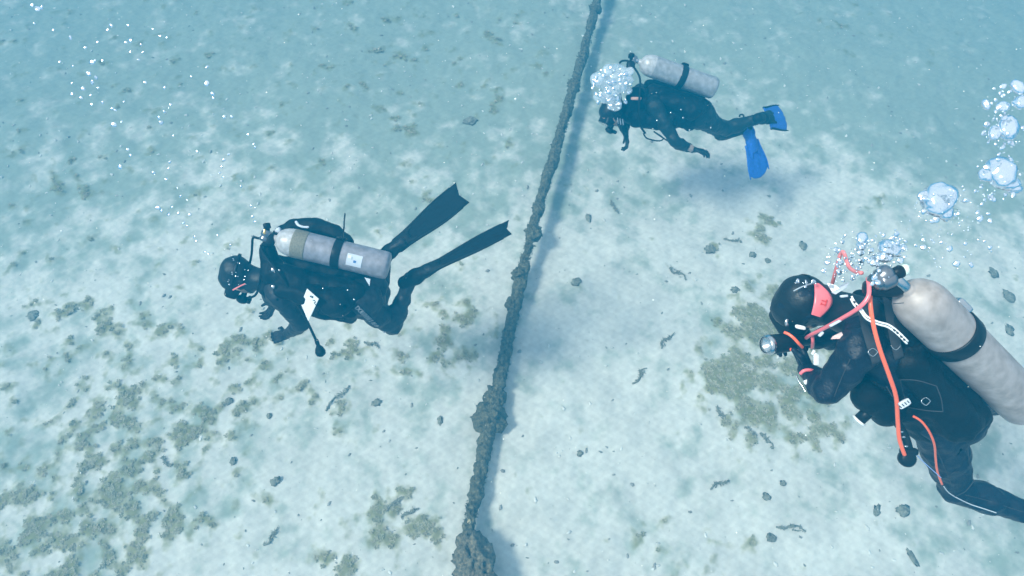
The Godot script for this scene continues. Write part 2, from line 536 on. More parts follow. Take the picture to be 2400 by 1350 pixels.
func build_seabed() -> void:
	var xs := PackedFloat32Array()
	var zs := PackedFloat32Array()
	for v in [-60.0, -44.0, -33.0, -25.0, -19.0, -15.0, -12.0, -10.0, -8.6]: xs.append(v)
	for i in 521: xs.append(-7.8 + 0.03 * i)
	for v in [9.0, 10.0, 12.0, 15.0, 19.0, 25.0, 33.0, 44.0, 60.0]: xs.append(v)
	for v in [-80.0, -60.0, -45.0, -35.0, -27.0, -21.0, -17.0, -14.0, -12.0]: zs.append(v)
	for i in 381: zs.append(-11.2 + 0.03 * i)
	for v in [0.8, 1.6, 3.0, 5.0, 8.0, 13.0, 20.0, 30.0]: zs.append(v)
	# low-resolution density, read by the texture, the relief and the tufts alike
	var W := 1600
	var X0 := -7.4
	var Z0 := -12.0
	var SIZE := 14.8
	var DN := 210
	var dens := PackedFloat32Array()
	dens.resize(DN * DN)
	var film_and_dim := PackedFloat32Array()
	film_and_dim.resize(DN * DN)
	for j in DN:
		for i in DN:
			film_and_dim[j * DN + i] = film_and_dim_density(X0 + SIZE * (i + 0.5) / DN, Z0 + SIZE * (j + 0.5) / DN)
			dens[j * DN + i] = turf_density(X0 + SIZE * (i + 0.5) / DN, Z0 + SIZE * (j + 0.5) / DN)
	var bytes := PackedByteArray()
	bytes.resize(W * W * 3)
	var spots := PackedVector3Array()
	var fine := turf_c.get_image(W, W, false, false, false).get_data()
	var k := 0
	for j in W:
		var z := Z0 + SIZE * (j + 0.5) / W
		var dj := clampf(float(j) * DN / W - 0.5, 0, DN - 1.001)
		var j0 := int(dj)
		var fj := dj - j0
		for i in W:
			var x := X0 + SIZE * (i + 0.5) / W
			var di := clampf(float(i) * DN / W - 0.5, 0, DN - 1.001)
			var i0 := int(di)
			var fi := di - i0
			var o := j0 * DN + i0
			var dd := lerpf(lerpf(dens[o], dens[o + 1], fi), lerpf(dens[o + DN], dens[o + DN + 1], fi), fj)
			var ff := lerpf(lerpf(film_and_dim[o], film_and_dim[o + 1], fi), lerpf(film_and_dim[o + DN], film_and_dim[o + DN + 1], fi), fj)
			var na := turf_a.get_noise_2d(x, z)
			var n := 0.5 + 0.28 * na + 0.46 * turf_b.get_noise_2d(x, z)
			var m := smoothstep(0.0, 0.36, n - (0.90 - dd * 0.80))
			var g: float = fine[j * W + i] / 255.0
			g += (float((i * 73856093 ^ j * 19349663) & 1023) / 1023.0 - 0.5) * 0.3
			var sand := 0.87 + 0.13 * g + 0.06 * na
			m *= 0.62 + 0.38 * g
			var fm := smoothstep(-0.32, 0.42, 0.5 + 0.62 * film_dim_noise.get_noise_2d(x, z) + 0.34 * turf_b.get_noise_2d(x + 40.0, z) - (1.0 - ff)) * (0.7 + 0.3 * g)
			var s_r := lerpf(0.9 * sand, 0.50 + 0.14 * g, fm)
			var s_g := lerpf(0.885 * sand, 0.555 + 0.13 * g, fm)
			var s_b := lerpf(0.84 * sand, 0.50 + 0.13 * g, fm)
			bytes[k] = clampi(int(255.0 * (s_r * (1.0 - m) + m * (0.40 + 0.2 * g))), 0, 255)
			bytes[k + 1] = clampi(int(255.0 * (s_g * (1.0 - m) + m * (0.39 + 0.2 * g))), 0, 255)
			bytes[k + 2] = clampi(int(255.0 * (s_b * (1.0 - m) + m * (0.25 + 0.16 * g))), 0, 255)
			k += 3
			if m > 0.5 and ((i * 7919 + j * 104729) % 9) == 0: spots.append(Vector3(x, m, z))
	var im := Image.create_from_data(W, W, false, Image.FORMAT_RGB8, bytes)
	im.generate_mipmaps()
	var sandy := mat(1, 1, 1, 0.95)
	sandy.albedo_texture = ImageTexture.create_from_image(im)
	sandy.texture_repeat = true
	sandy.normal_enabled = true
	sandy.uv2_triplanar = false
	var V := PackedVector3Array()
	var UV := PackedVector2Array()
	var I := PackedInt32Array()
	var nx := xs.size()
	for z in zs:
		for x in xs:
			var y := ground_y(x, z)
			if absf(x) < 7.3 and z > -11.1 and z < 0.2:
				var o := clampi(int((z - Z0) / SIZE * DN), 0, DN - 1) * DN + clampi(int((x - X0) / SIZE * DN), 0, DN - 1)
				y += 0.016 * turf_mask(x, z, dens[o])
			V.append(Vector3(x, y, z))
			UV.append(Vector2((x - X0) / SIZE, (z - Z0) / SIZE))
	for j in zs.size() - 1:
		for i in nx - 1:
			var a := j * nx + i
			I.append_array(PackedInt32Array([a, a + 1, a + nx, a + 1, a + nx + 1, a + nx]))
	var arr := []
	arr.resize(Mesh.ARRAY_MAX)
	arr[Mesh.ARRAY_VERTEX] = V
	arr[Mesh.ARRAY_TEX_UV] = UV
	arr[Mesh.ARRAY_INDEX] = I
	var st := SurfaceTool.new()
	st.create_from_arrays(arr)
	st.generate_normals()
	sandy.normal_enabled = false
	var bed := hang(st.commit(), "seabed", sandy, self)
	bed.set_meta("kind", "structure")
	bed.set_meta("label", "pale sandy seabed mottled with turf of algae")
	bed.set_meta("category", "seabed")
	# tufts of algae turf: real blades standing in the darker patches
	var tm := mb()
	var r2 := RandomNumberGenerator.new()
	r2.seed = 77
	for b in 16:
		var a := r2.randf() * TAU
		var o := Vector3(cos(a), 0, sin(a)) * r2.randf() * 0.02
		var out := Vector3(cos(a), 0, sin(a)) * r2.randf_range(0.004, 0.022)
		var wd := Vector3(-sin(a), 0.2, cos(a)) * r2.randf_range(0.004, 0.009)
		var hh := r2.randf_range(0.008, 0.024)
		tm.set_smooth_group(-1)
		tri(tm, o - wd, o + out * 0.6 + Vector3(0, hh * 0.7, 0) + wd, o + wd)
		tri(tm, o - wd, o + out * 0.6 + Vector3(0, hh * 0.7, 0) - wd, o + out * 0.6 + Vector3(0, hh * 0.7, 0) + wd)
		tri(tm, o + out * 0.6 + Vector3(0, hh * 0.7, 0) - wd, o + out + Vector3(0, hh, 0), o + out * 0.6 + Vector3(0, hh * 0.7, 0) + wd)
	tm.generate_normals()
	var tuft := tm.commit()
	tuft.surface_set_material(0, M.algae)
	var mm := MultiMesh.new()
	mm.transform_format = MultiMesh.TRANSFORM_3D
	mm.use_colors = true
	mm.mesh = tuft
	mm.instance_count = spots.size()
	for i in spots.size():
		var p := spots[i]
		var s := r2.randf_range(0.3, 0.75)
		var px := p.x + r2.randf_range(-0.03, 0.03)
		var pz := p.z + r2.randf_range(-0.03, 0.03)
		mm.set_instance_transform(i, Transform3D(Basis(Vector3.UP, r2.randf() * TAU).scaled(Vector3(s * 1.2, s * r2.randf_range(0.25, 0.5), s * 1.2)), Vector3(px, ground_y(px, pz) + 0.02 * p.y, pz)))
		var g := r2.randf_range(0.7, 1.25)
		mm.set_instance_color(i, Color(0.31 * g, 0.31 * g, 0.21 * g).lerp(Color(0.5, 0.45, 0.33), r2.randf() * 0.7))
	var mi := MultiMeshInstance3D.new()
	mi.multimesh = mm
	mi.name = "algae_turf"
	add_child(mi)
	tag(mi, "short olive algae turf growing in patches on the sand", "algae")
	mi.set_meta("kind", "stuff")

	# coral rubble and shell grit on the sand
	var gm := mb()
	var ring := []
	for i in 5:
		var v := -PI / 2 + PI * i / 4
		var pr := PackedVector3Array()
		for j in 6:
			var a := TAU * j / 6
			var rr := cos(v) * (0.8 + 0.4 * sin(a * 2.0 + i * 1.7))
			pr.append(Vector3(cos(a) * rr, sin(v) * 0.6, sin(a) * rr) * 0.012)
		ring.append(pr)
	rows(gm, ring)
	gm.generate_normals()
	var grit := gm.commit()
	grit.surface_set_material(0, M.rubble)
	var gmm := MultiMesh.new()
	gmm.transform_format = MultiMesh.TRANSFORM_3D
	gmm.use_colors = true
	gmm.mesh = grit
	var count := 5200
	gmm.instance_count = count
	for i in count:
		var x := r2.randf_range(-7.0, 7.0)
		var z := -9.0 + 8.7 * r2.randf()
		var s := 0.3 + 1.5 * pow(r2.randf(), 4.0)
		gmm.set_instance_transform(i, Transform3D(Basis(Vector3.UP, r2.randf() * TAU).scaled(Vector3(s, s * 0.8, s * r2.randf_range(0.5, 1.4))), Vector3(x, ground_y(x, z) + 0.002, z)))
		var g := r2.randf_range(0.25, 0.4) if r2.randf() < 0.4 else r2.randf_range(0.6, 0.85)
		gmm.set_instance_color(i, Color(g, g * 0.98, g * 0.9))
	var gi := MultiMeshInstance3D.new()
	gi.multimesh = gmm
	gi.name = "shell_grit"
	add_child(gi)
	tag(gi, "scattered shell grit and small dark coral bits on the sand", "grit")
	gi.set_meta("kind", "stuff")

const STONES := [
	# pixel x, y, half length and half width in pixels, turn: single dark lumps told apart in the photograph
	[1102, 282, 22, 13, 0.1], [1666, 580, 17, 12, 0.4], [1722, 680, 13, 10, 0.0], [1360, 1060, 9, 8, 0.3], [1030, 982, 8, 11, 0.2], [644, 1128, 15, 11, 0.5],
	[1380, 505, 8, 13, 0.1], [1885, 572, 10, 12, 0.0], [1765, 595, 12, 8, 0.6], [1800, 610, 9, 7, 0.2], [1840, 1130, 10, 7, 0.1], [1800, 1162, 12, 9, 0.5],
	[2120, 1195, 19, 14, 0.1], [1810, 1260, 15, 9, -0.2], [2060, 1195, 9, 20, -0.5], [2140, 1305, 8, 24, 0.4], [1978, 1030, 5, 9, 0.1], 
	[70, 735, 18, 13, 0.0], [545, 1080, 9, 10, 0.3], [880, 940, 14, 9, 0.1], 
	[2330, 640, 12, 15, 0.1], [2368, 690, 14, 18, 0.3], [2370, 770, 12, 16, 0.0], [1350, 660, 16, 12, 0.2], [530, 935, 12, 10, 0.2], [627, 970, 8, 8, 0.0],
]
const WISPS := [
	# pixel x, y, length in pixels, turn: single strands and sprigs of weed lying on the sand
	[1855, 1240, 34, 0.15], [1690, 1130, 26, -0.3], [1800, 1030, 22, 0.9], [1500, 880, 26, -1.0], [1590, 640, 24, 0.7], [1440, 480, 20, 1.3], [790, 930, 40, -1.0], [1720, 560, 20, 0.5],
	[960, 1200, 22, -0.5], [930, 1180, 26, -0.8], [640, 1260, 24, -1.0], [1560, 800, 22, -0.9], [870, 800, 20, 0.3],
	[390, 1080, 18, 0.5], [1690, 970, 18, 1.1], [1760, 1010, 16, 0.6],
]

func lumpy(p: Vector3, hx: float, hz: float, hy: float, turn: float, seed_: float, nu := 16, nv := 9, rough := 0.5) -> ArrayMesh:
	var st := mb()
	var r := []
	for i in nv + 1:
		var v := -PI / 2 + PI * i / nv
		var ring := PackedVector3Array()
		for j in nu:
			var a := TAU * j / nu
			var d := Vector3(cos(v) * cos(a), sin(v), cos(v) * sin(a))
			var q := 1.0 + rough * lump.get_noise_3d(d.x * 1.6 + seed_, d.y * 1.6, d.z * 1.6) + 0.4 * rough * lump.get_noise_3d(d.x * 5.0 + seed_, d.y * 5.0, d.z * 5.0)
			var e := Vector3(d.x * hx, d.y * hy, d.z * hz) * q
			ring.append(p + e.rotated(Vector3.UP, turn))
		r.append(ring)
	rows(st, r)
	st.generate_normals()
	st.index()
	return st.commit()

func build_stones() -> void:
	for i in STONES.size():
		var s: Array = STONES[i]
		var c := above(s[0], s[1], 0.03)
		var dist := (c - EYE).dot(ax_f)
		var hx: float = s[2] / FOCAL * dist * 0.75
		var hz: float = s[3] / FOCAL * dist * 0.9
		c.y = ground_y(c.x, c.z) + 0.008
		var o := thing("stone", "small dark lump of stone lying by itself on the sand", "stone", c, "single stones on the sand")
		hang(lumpy(c, hx, hz, minf(hx, hz) * 0.34, s[4], i * 3.7, 14, 8, 0.9), "rock", M.stone, o)
	for i in WISPS.size():
		var s: Array = WISPS[i]
		var c := above(s[0], s[1], 0.02)
		var dist := (c - EYE).dot(ax_f)
		var half: float = s[2] / FOCAL * dist
		c.y = ground_y(c.x, c.z) + 0.012
		var o := thing("weed_sprig", "thin dark sprig of weed lying on bare sand", "seaweed", c, "weed sprigs on the sand")
		var dir := Vector3(cos(s[3]), 0, sin(s[3]))
		var pts := []
		for q in 5:
			var e: Vector3 = c + dir * half * (q / 2.0 - 1.0) + Vector3(-dir.z, 0, dir.x) * rng.randf_range(-0.3, 0.3) * half
			e.y = ground_y(e.x, e.z) + 0.012
			pts.append(e)
		var st := mb()
		tube(st, smooth_path(pts, 3), 0.008, 0.004, 5)
		part(st, "stem", M.stone, o)
		st = mb()
		for q in 26:
			var e: Vector3 = pts[rng.randi() % 4].lerp(pts[1 + rng.randi() % 4], rng.randf())
			var a := rng.randf() * TAU
			var w := Vector3(cos(a), 0.1, sin(a)) * rng.randf_range(0.008, 0.018)
			var v := Vector3(-sin(a), rng.randf_range(0.1, 0.7), cos(a)) * rng.randf_range(0.015, 0.035)
			st.set_smooth_group(-1)
			tri(st, e - w * 0.5, e + v, e + w * 0.5)
			tri(st, e - w * 0.5, e - v * 0.6, e + w * 0.5)
		part(st, "leaves", M.stone, o).set_meta("kind", "stuff")

func crust_tube(path: PackedVector3Array, radius: float, sides: int, amount: float) -> ArrayMesh:
	var st := mb()
	var r := []
	var n := path.size()
	var side := side_of(path[1] - path[0])
	for i in n:
		var t := (path[mini(i + 1, n - 1)] - path[maxi(i - 1, 0)]).normalized()
		side = (side - t * side.dot(t)).normalized()
		var other := t.cross(side)
		var ring := PackedVector3Array()
		if i == 0: r.append(flat_ring(path[0], sides))
		for j in sides:
			var a := TAU * j / sides
			var d := side * cos(a) + other * sin(a)
			var p := path[i] + d * radius
			var q := radius * (1.0 + amount * (lump.get_noise_3dv(p * 1.4) * 0.7 + 0.8 * maxf(0.0, lump.get_noise_3dv(p * 5.0)) + 0.7 * lump.get_noise_3dv(p * 16.0)))
			ring.append(path[i] + d * q)
		r.append(ring)
		if i == n - 1: r.append(flat_ring(path[i], sides))
	rows(st, r)
	st.generate_normals()
	st.index()
	return st.commit()

func build_pipe() -> void:
	var pts := []
	for q in [[1095, 1262, 0.144], [1108, 1190, 0.108], [1128, 1095, 0.086], [1142, 1020, 0.079], [1160, 940, 0.086], [1180, 850, 0.101], [1198, 760, 0.122], [1219, 660, 0.158], [1243, 560, 0.202], [1271, 455, 0.238], [1299, 360, 0.259], [1327, 265, 0.259], [1353, 175, 0.245], [1381, 75, 0.223], [1404, -20, 0.216], [1440, -160, 0.216]]:
		pts.append(above(q[0], q[1], q[2]))
	var path := smooth_path(pts, 14)
	var root := thing("sunken_pipe", "long algae-crusted pipe running just above the seabed", "pipe", pts[5])
	hang(crust_tube(path, 0.046, 20, 0.85), "pipe_run", M.crust, root)
	# hanging and tufted growth
	var st := mb()
	st.set_smooth_group(-1)
	for i in 6500:
		var k := rng.randi() % (path.size() - 1)
		var c := path[k].lerp(path[k + 1], rng.randf())
		var thick := 0.5 + 0.5 * lump.get_noise_3dv(c * 1.7)
		if rng.randf() > thick + 0.25: continue
		var t := (path[k + 1] - path[k]).normalized()
		var d := side_of(t).rotated(t, rng.randf() * TAU)
		var p := c + d * rng.randf_range(0.028, 0.05)
		var w := t.cross(d) * rng.randf_range(0.004, 0.012) + t * rng.randf_range(-0.01, 0.01)
		var e := p + d * rng.randf_range(0.006, 0.028) * (0.4 + thick) + t * rng.randf_range(-0.03, 0.03) - Vector3(0, rng.randf() * 0.02, 0)
		tri(st, p - w, e, p + w)
	var g := part(st, "tufted_growth", M.crust, root)
	g.set_meta("kind", "stuff")
	for q in [[1148, 978, 0.060, 0.13, 0.1], [1160, 930, 0.075, 0.09, 0.07], [1172, 880, 0.075, 0.06, 0.06], [1215, 645, 0.173, 0.06, 0.07], [1250, 545, 0.217, 0.08, 0.06], [1118, 1130, 0.083, 0.05, 0.05], [1262, 490, 0.240, 0.06, 0.05], [1305, 340, 0.270, 0.055, 0.05], [1345, 200, 0.262, 0.07, 0.05], [1200, 715, 0.143, 0.06, 0.06], [1396, 20, 0.225, 0.07, 0.06]]:
		var c := above(q[0], q[1], q[2])
		hang(lumpy(c, q[3], q[3] * 1.1, q[4], 0.3, q[0] * 0.1, 26, 16, 0.55), "growth_clump", M.crust, root)
	# the weight at its near end
	var b := above(1112, 1318, 0.1)
	var bo := thing("sinker_block", "lumpy grey sinker block under the end of the pipe", "block", Vector3(b.x, ground_y(b.x, b.z), b.z))
	hang(lumpy(Vector3(b.x, 0.12, b.z), 0.15, 0.22, 0.2, 0.2, 4.0, 34, 22, 0.45), "block_body", M.block, bo)
	hang(lumpy(Vector3(b.x + 0.05, 0.2, b.z + 0.17), 0.12, 0.13, 0.14, 0.4, 9.0, 28, 18, 0.5), "crusted_top", M.block, bo)
	var shell := above(1100, 1222, 0.16)
	hang(lumpy(shell, 0.016, 0.03, 0.012, 0.2, 2.0, 10, 6, 0.4), "shell", mat(0.6, 0.5, 0.3, 0.6), root)

# ---------------------------------------------------------------- divers
func perp(v: Vector3, to: Vector3) -> Vector3:
	return (v - to * v.dot(to)).normalized()

# d: joints ls rs le re lw rw lh rh lk rk la ra, head, face, crown, back, hands [[dir, palm, thumb, curl] x2]
func build_body(d: Dictionary, root: Node3D) -> void:
	var S: Vector3 = (d.ls + d.rs) * 0.5
	var P: Vector3 = (d.lh + d.rh) * 0.5
	var s := (P - S).normalized()
	var l := perp(d.ls - d.rs, s)
	var b := perp(perp(d.back, s), l)
	d.S = S; d.P = P; d.s = s; d.l = l; d.b = b
	var h: Vector3 = d.head
	var f: Vector3 = d.face.normalized()
	var cr := perp(d.crown, f)
	var sd := f.cross(cr)
	d.f = f; d.cr = cr; d.sd = sd
	var mid := S.lerp(P, 0.55)
	var B := []
	for e in [-1.0, 1.0]:
		B.append(bone(S + l * e * 0.08 + s * 0.05, mid + l * e * 0.055, 0.1, 0.088))
		B.append(bone(S + l * e * 0.07 + s * 0.09 - b * 0.035, mid + l * e * 0.04 - b * 0.01, 0.085, 0.085))
		B.append(bone(mid + l * e * 0.055, P + l * e * 0.06, 0.088, 0.102))
		B.append(bone(P + l * e * 0.06 + b * 0.03, P + l * e * 0.065 + s * 0.06 + b * 0.03, 0.085, 0.08))
	B.append(bone(S + s * 0.03, P, 0.1, 0.1))
	var neck := h - cr * 0.07 - f * 0.015
	B.append(bone(S - s * 0.02, neck, 0.07, 0.058))
	for e in ["l", "r"]:
		var sh: Vector3 = d[e + "s"]
		var el: Vector3 = d[e + "e"]
		var wr: Vector3 = d[e + "w"]
		var hp: Vector3 = d[e + "h"]
		var kn: Vector3 = d[e + "k"]
		var an: Vector3 = d[e + "a"]
		B.append(bone(S - s * 0.01 + (sh - S) * 0.3, sh, 0.068, 0.064))
		B.append(bone(sh, sh.lerp(el, 0.5), 0.064, 0.056))
		B.append(bone(sh.lerp(el, 0.5), el, 0.056, 0.046))
		B.append(bone(el, el.lerp(wr, 0.35), 0.046, 0.046))
		B.append(bone(el.lerp(wr, 0.35), wr, 0.046, 0.031))
		B.append(bone(hp, hp.lerp(kn, 0.5), 0.098, 0.08))
		B.append(bone(hp.lerp(kn, 0.5), kn, 0.08, 0.061))
		B.append(bone(kn, kn.lerp(an, 0.3), 0.058, 0.059))
		B.append(bone(kn.lerp(an, 0.3), an, 0.059, 0.037))
		var toe: Vector3 = d[e + "t"].normalized()
		B.append(bone(an, an + toe * 0.16, 0.04, 0.03))
		B.append(bone(an, an - toe * 0.035, 0.04, 0.03))
	# head, with brow, nose, cheeks, lips and chin
	B.append(bone(h + cr * 0.035 - f * 0.03, h + cr * 0.035 + f * 0.022, 0.085, 0.078))
	B.append(bone(h - f * 0.02, neck, 0.07, 0.058))
	B.append(bone(h - cr * 0.03 + f * 0.03, h - cr * 0.085 + f * 0.055, 0.062, 0.034))
	B.append(bone(h + cr * 0.018 + f * 0.088, h - cr * 0.02 + f * 0.108, 0.012, 0.015))
	B.append(bone(h + cr * 0.028 + f * 0.08 - sd * 0.03, h + cr * 0.028 + f * 0.08 + sd * 0.03, 0.016, 0.016))
	B.append(bone(h - cr * 0.058 + f * 0.085 - sd * 0.014, h - cr * 0.058 + f * 0.085 + sd * 0.014, 0.011, 0.011))
	for e in [-1.0, 1.0]:
		B.append(bone(h + sd * e * 0.045 - cr * 0.015 + f * 0.05, h + sd * e * 0.03 - cr * 0.03 + f * 0.062, 0.03, 0.026))
		B.append(bone(h + sd * e * 0.078 + cr * 0.02 - f * 0.01, h + sd * e * 0.078 - cr * 0.02 - f * 0.005, 0.014, 0.011))
	d.bones = B
	var suit: Color = d.suit
	var bare: Array = d.get("bare", [])
	var face_at := h + f * 0.085 - cr * 0.01
	var patches := [[face_at, 0.085, Color(0.48, 0.31, 0.23)]]
	for q in bare: patches.append([q[0], q[1], Color(0.5, 0.36, 0.29)])
	var acc := fresh()
	skin(acc, B, d.cell, 0.028, 0.011, 1.3, suit, patches)
	var i := 0
	for e in ["l", "r"]:
		var q: Array = d.hands[i]
		var glove: Color = d.get("glove", suit)
		var hb := hand_bones(d[e + "w"], q[0], q[1], q[2], q[3])
		hb.append(bone(d[e + "w"] - q[0].normalized() * 0.05, d[e + "w"] + q[0].normalized() * 0.03, 0.031, 0.024))
		skin(acc, hb, 0.0045, 0.006, 0.0, 1.0, glove)
		i += 1
	skinned(acc, "body", M.body, root)
	# hood
	var hk: float = d.get("hood", 1.0)
	var H := [bone(h + cr * 0.037 - f * 0.032, h + cr * 0.037 + f * 0.02, 0.094 * hk, 0.088 * hk), bone(h - f * 0.022, neck, 0.08, 0.067), bone(neck, S - s * 0.03, 0.067, 0.082), bone(h - cr * 0.03 + f * 0.02, h - cr * 0.075 + f * 0.035, 0.068, 0.05), cut(h + f * 0.135 - cr * 0.015, 0.094)]
	acc = fresh()
	skin(acc, H, 0.008, 0.03, 0.004, 1.4)
	skinned(acc, "hood", M.hood, root)
	for e in [-1.0, 1.0]:
		var st := mb()
		pill(st, h + f * 0.081 + sd * e * 0.031 + cr * 0.006, sd * 0.013, cr * 0.009, f * 0.012, 1.0, 10, 8)
		part(st, "eye", M.eye, root)

# the point where the line of sight through a pixel meets the body, a little proud of it
func on_body(bones: Array, px: float, py: float, proud: float) -> Vector3:
	var dir := (at(px, py, 1.0) - EYE).normalized()
	var t := 1.2
	var best := 1e9
	var best_t := t
	for step in 90:
		var p := EYE + dir * t
		var m := 1e9
		for b in bones:
			if b[4]: continue
			var a: Vector3 = b[0]
			var ab: Vector3 = b[1] - a
			var u := clampf((p - a).dot(ab) / maxf(ab.length_squared(), 1e-9), 0.0, 1.0)
			m = minf(m, (p - a - ab * u).length() - lerpf(b[2], b[3], u))
		if m < proud: return p
		if m < best:
			best = m
			best_t = t
		t += maxf((m - proud) * 0.9, 0.002)
		if t > 9.0: break
	return EYE + dir * best_t

func seam(root: Node, bones: Array, pix: Array, r: float, m: Material, called: String, proud := 0.009) -> void:
	var pts := []
	for q in pix: pts.append(on_body(bones, q[0], q[1], proud))
	hose(root, pts, r, m, called)

func build_mask(d: Dictionary, root: Node3D, frame: Material, strap_mat: Material, strap_w: float) -> Node3D:
	var h: Vector3 = d.head + d.cr * 0.01
	var hk: float = d.get("hood", 1.0) ** 2
	var f: Vector3 = d.f
	var cr: Vector3 = d.cr
	var sd: Vector3 = d.sd
	var st := mb()
	var r := []
	for ring in [[0.052, 0.074, 0.058], [0.085, 0.080, 0.052], [0.112, 0.083, 0.046], [0.125, 0.083, 0.045], [0.131, 0.080, 0.042], [0.127, 0.074, 0.037], [0.1, 0.066, 0.032]]:
		var p := PackedVector3Array()
		for j in 28:
			var a := TAU * j / 28
			var nose := 0.02 * maxf(0.0, -sin(a)) ** 6 * -1.0
			p.append(h + f * ring[0] + sd * (ring[1] * signf(cos(a)) * pow(absf(cos(a)), 0.6)) + cr * (ring[2] * signf(sin(a)) * pow(absf(sin(a)), 0.6) - nose * 0.3))
		r.append(p)
	rows(st, r)
	var m := part(st, "dive_mask", frame, root)
	for e in [-1.0, 1.0]:
		st = mb()
		var poly := []
		for j in 18:
			var a := TAU * j / 18
			poly.append(h + f * 0.129 + sd * (e * 0.04 + 0.034 * signf(cos(a)) * pow(absf(cos(a)), 0.7)) + cr * 0.036 * signf(sin(a)) * pow(absf(sin(a)), 0.7))
		plate(st, poly, f, 0.003)
		part(st, "lens", M.glass, m)
	var path := PackedVector3Array()
	var faces := []
	for i in 25:
		var a := deg_to_rad(58.0 + 244.0 * i / 24.0)
		var dir := f * cos(a) + sd * sin(a)
		path.append(h + cr * (0.005 + 0.03 * (1.0 - cos(a)) * 0.5) + f * (cos(a) * 0.125 * hk - 0.015) + sd * sin(a) * 0.1 * hk)
		faces.append(dir)
	st = mb()
	var rr := []
	for i in path.size():
		var x: Vector3 = cr * strap_w * 0.5 * (0.6 + 0.4 * sin(PI * i / 24.0))
		var y: Vector3 = faces[i] * 0.004
		rr.append(PackedVector3Array([path[i] + x, path[i] + x * 0.9 + y, path[i] - x * 0.9 + y, path[i] - x, path[i] - x * 0.9 - y, path[i] + x * 0.9 - y]))
	rows(st, rr)
	part(st, "mask_strap", strap_mat, m)
	return m

func build_second_stage(d: Dictionary, parent: Node3D, cover: Material) -> Vector3:
	var o: Vector3 = d.head + d.f * 0.1 - d.cr * 0.062
	var st := mb()
	lathe(st, o + d.f * 0.02, d.f, [Vector2(0, -0.03), Vector2(0.016, -0.028), Vector2(0.018, 0.0), Vector2(0.03, 0.008), Vector2(0.038, 0.02), Vector2(0.038, 0.034), Vector2(0.033, 0.042), Vector2(0.0, 0.046)], 22)
	var g := part(st, "second_stage", M.black, parent)
	st = mb()
	pill(st, o + d.f * 0.035 - d.cr * 0.042, d.sd * 0.05, d.cr * 0.014, d.f * 0.016, 0.6)
	part(st, "exhaust_tee", M.black, g)
	st = mb()
	lathe(st, o + d.f * 0.062, d.f, [Vector2(0.026, 0.0), Vector2(0.026, 0.005), Vector2(0.02, 0.008), Vector2(0, 0.008)], 20)
	part(st, "purge_cover", cover, g)
	return o + d.f * 0.04

func build_vest(d: Dictionary, root: Node3D, mat_: Material, puff: float, wide: float) -> Node3D:
	var S: Vector3 = d.S
	var P: Vector3 = d.P
	var l: Vector3 = d.l
	var b: Vector3 = d.b
	var s: Vector3 = d.s
	var B := []
	for e in [-1.0, 1.0]:
		B.append(bone(S + l * e * 0.07 + b * 0.1, P + l * e * 0.07 + b * 0.1 - s * 0.04, 0.05 * puff, 0.05 * puff))
		B.append(bone(S + l * e * (wide - 0.05) + b * 0.07 + s * 0.1, P + l * e * wide + b * 0.07 - s * 0.1, 0.055 * puff, 0.075 * puff))
		B.append(bone(P + l * e * wide + b * 0.06 - s * 0.12, P + l * e * 0.1 + b * 0.1 - s * 0.01, 0.07 * puff, 0.05 * puff))
		B.append(bone(S + l * e * 0.1 + b * 0.09, S + l * e * 0.11 - s * 0.035, 0.034, 0.034))
		B.append(bone(S + l * e * 0.11 - s * 0.035, S + l * e * 0.11 - b * 0.1 + s * 0.07, 0.034, 0.036))
		B.append(bone(S + l * e * 0.11 - b * 0.1 + s * 0.07, S.lerp(P, 0.62) + l * e * 0.135 - b * 0.06, 0.036, 0.06))
		B.append(bone(S.lerp(P, 0.55) + l * e * 0.15 + b * 0.03, P + l * e * 0.14 - b * 0.03 - s * 0.05, 0.055, 0.062))
		B.append(bone(S.lerp(P, 0.6) + l * e * 0.14 - b * 0.06, P + l * e * 0.12 - b * 0.07 - s * 0.06, 0.055, 0.06))
	B.append_array(d.get("extra", []))
	for i in 12:
		var a0 := TAU * i / 12
		var a1 := TAU * (i + 1) / 12
		var c := P - s * 0.09
		B.append(bone(c + l * cos(a0) * 0.155 + b * sin(a0) * 0.1, c + l * cos(a1) * 0.155 + b * sin(a1) * 0.1, 0.024, 0.024))
	d.vest_bones = B
	var acc := fresh()
	skin(acc, B, maxf(d.cell, 0.009), 0.022, 0.013, 1.1)
	return skinned(acc, "buoyancy_vest", mat_, root)

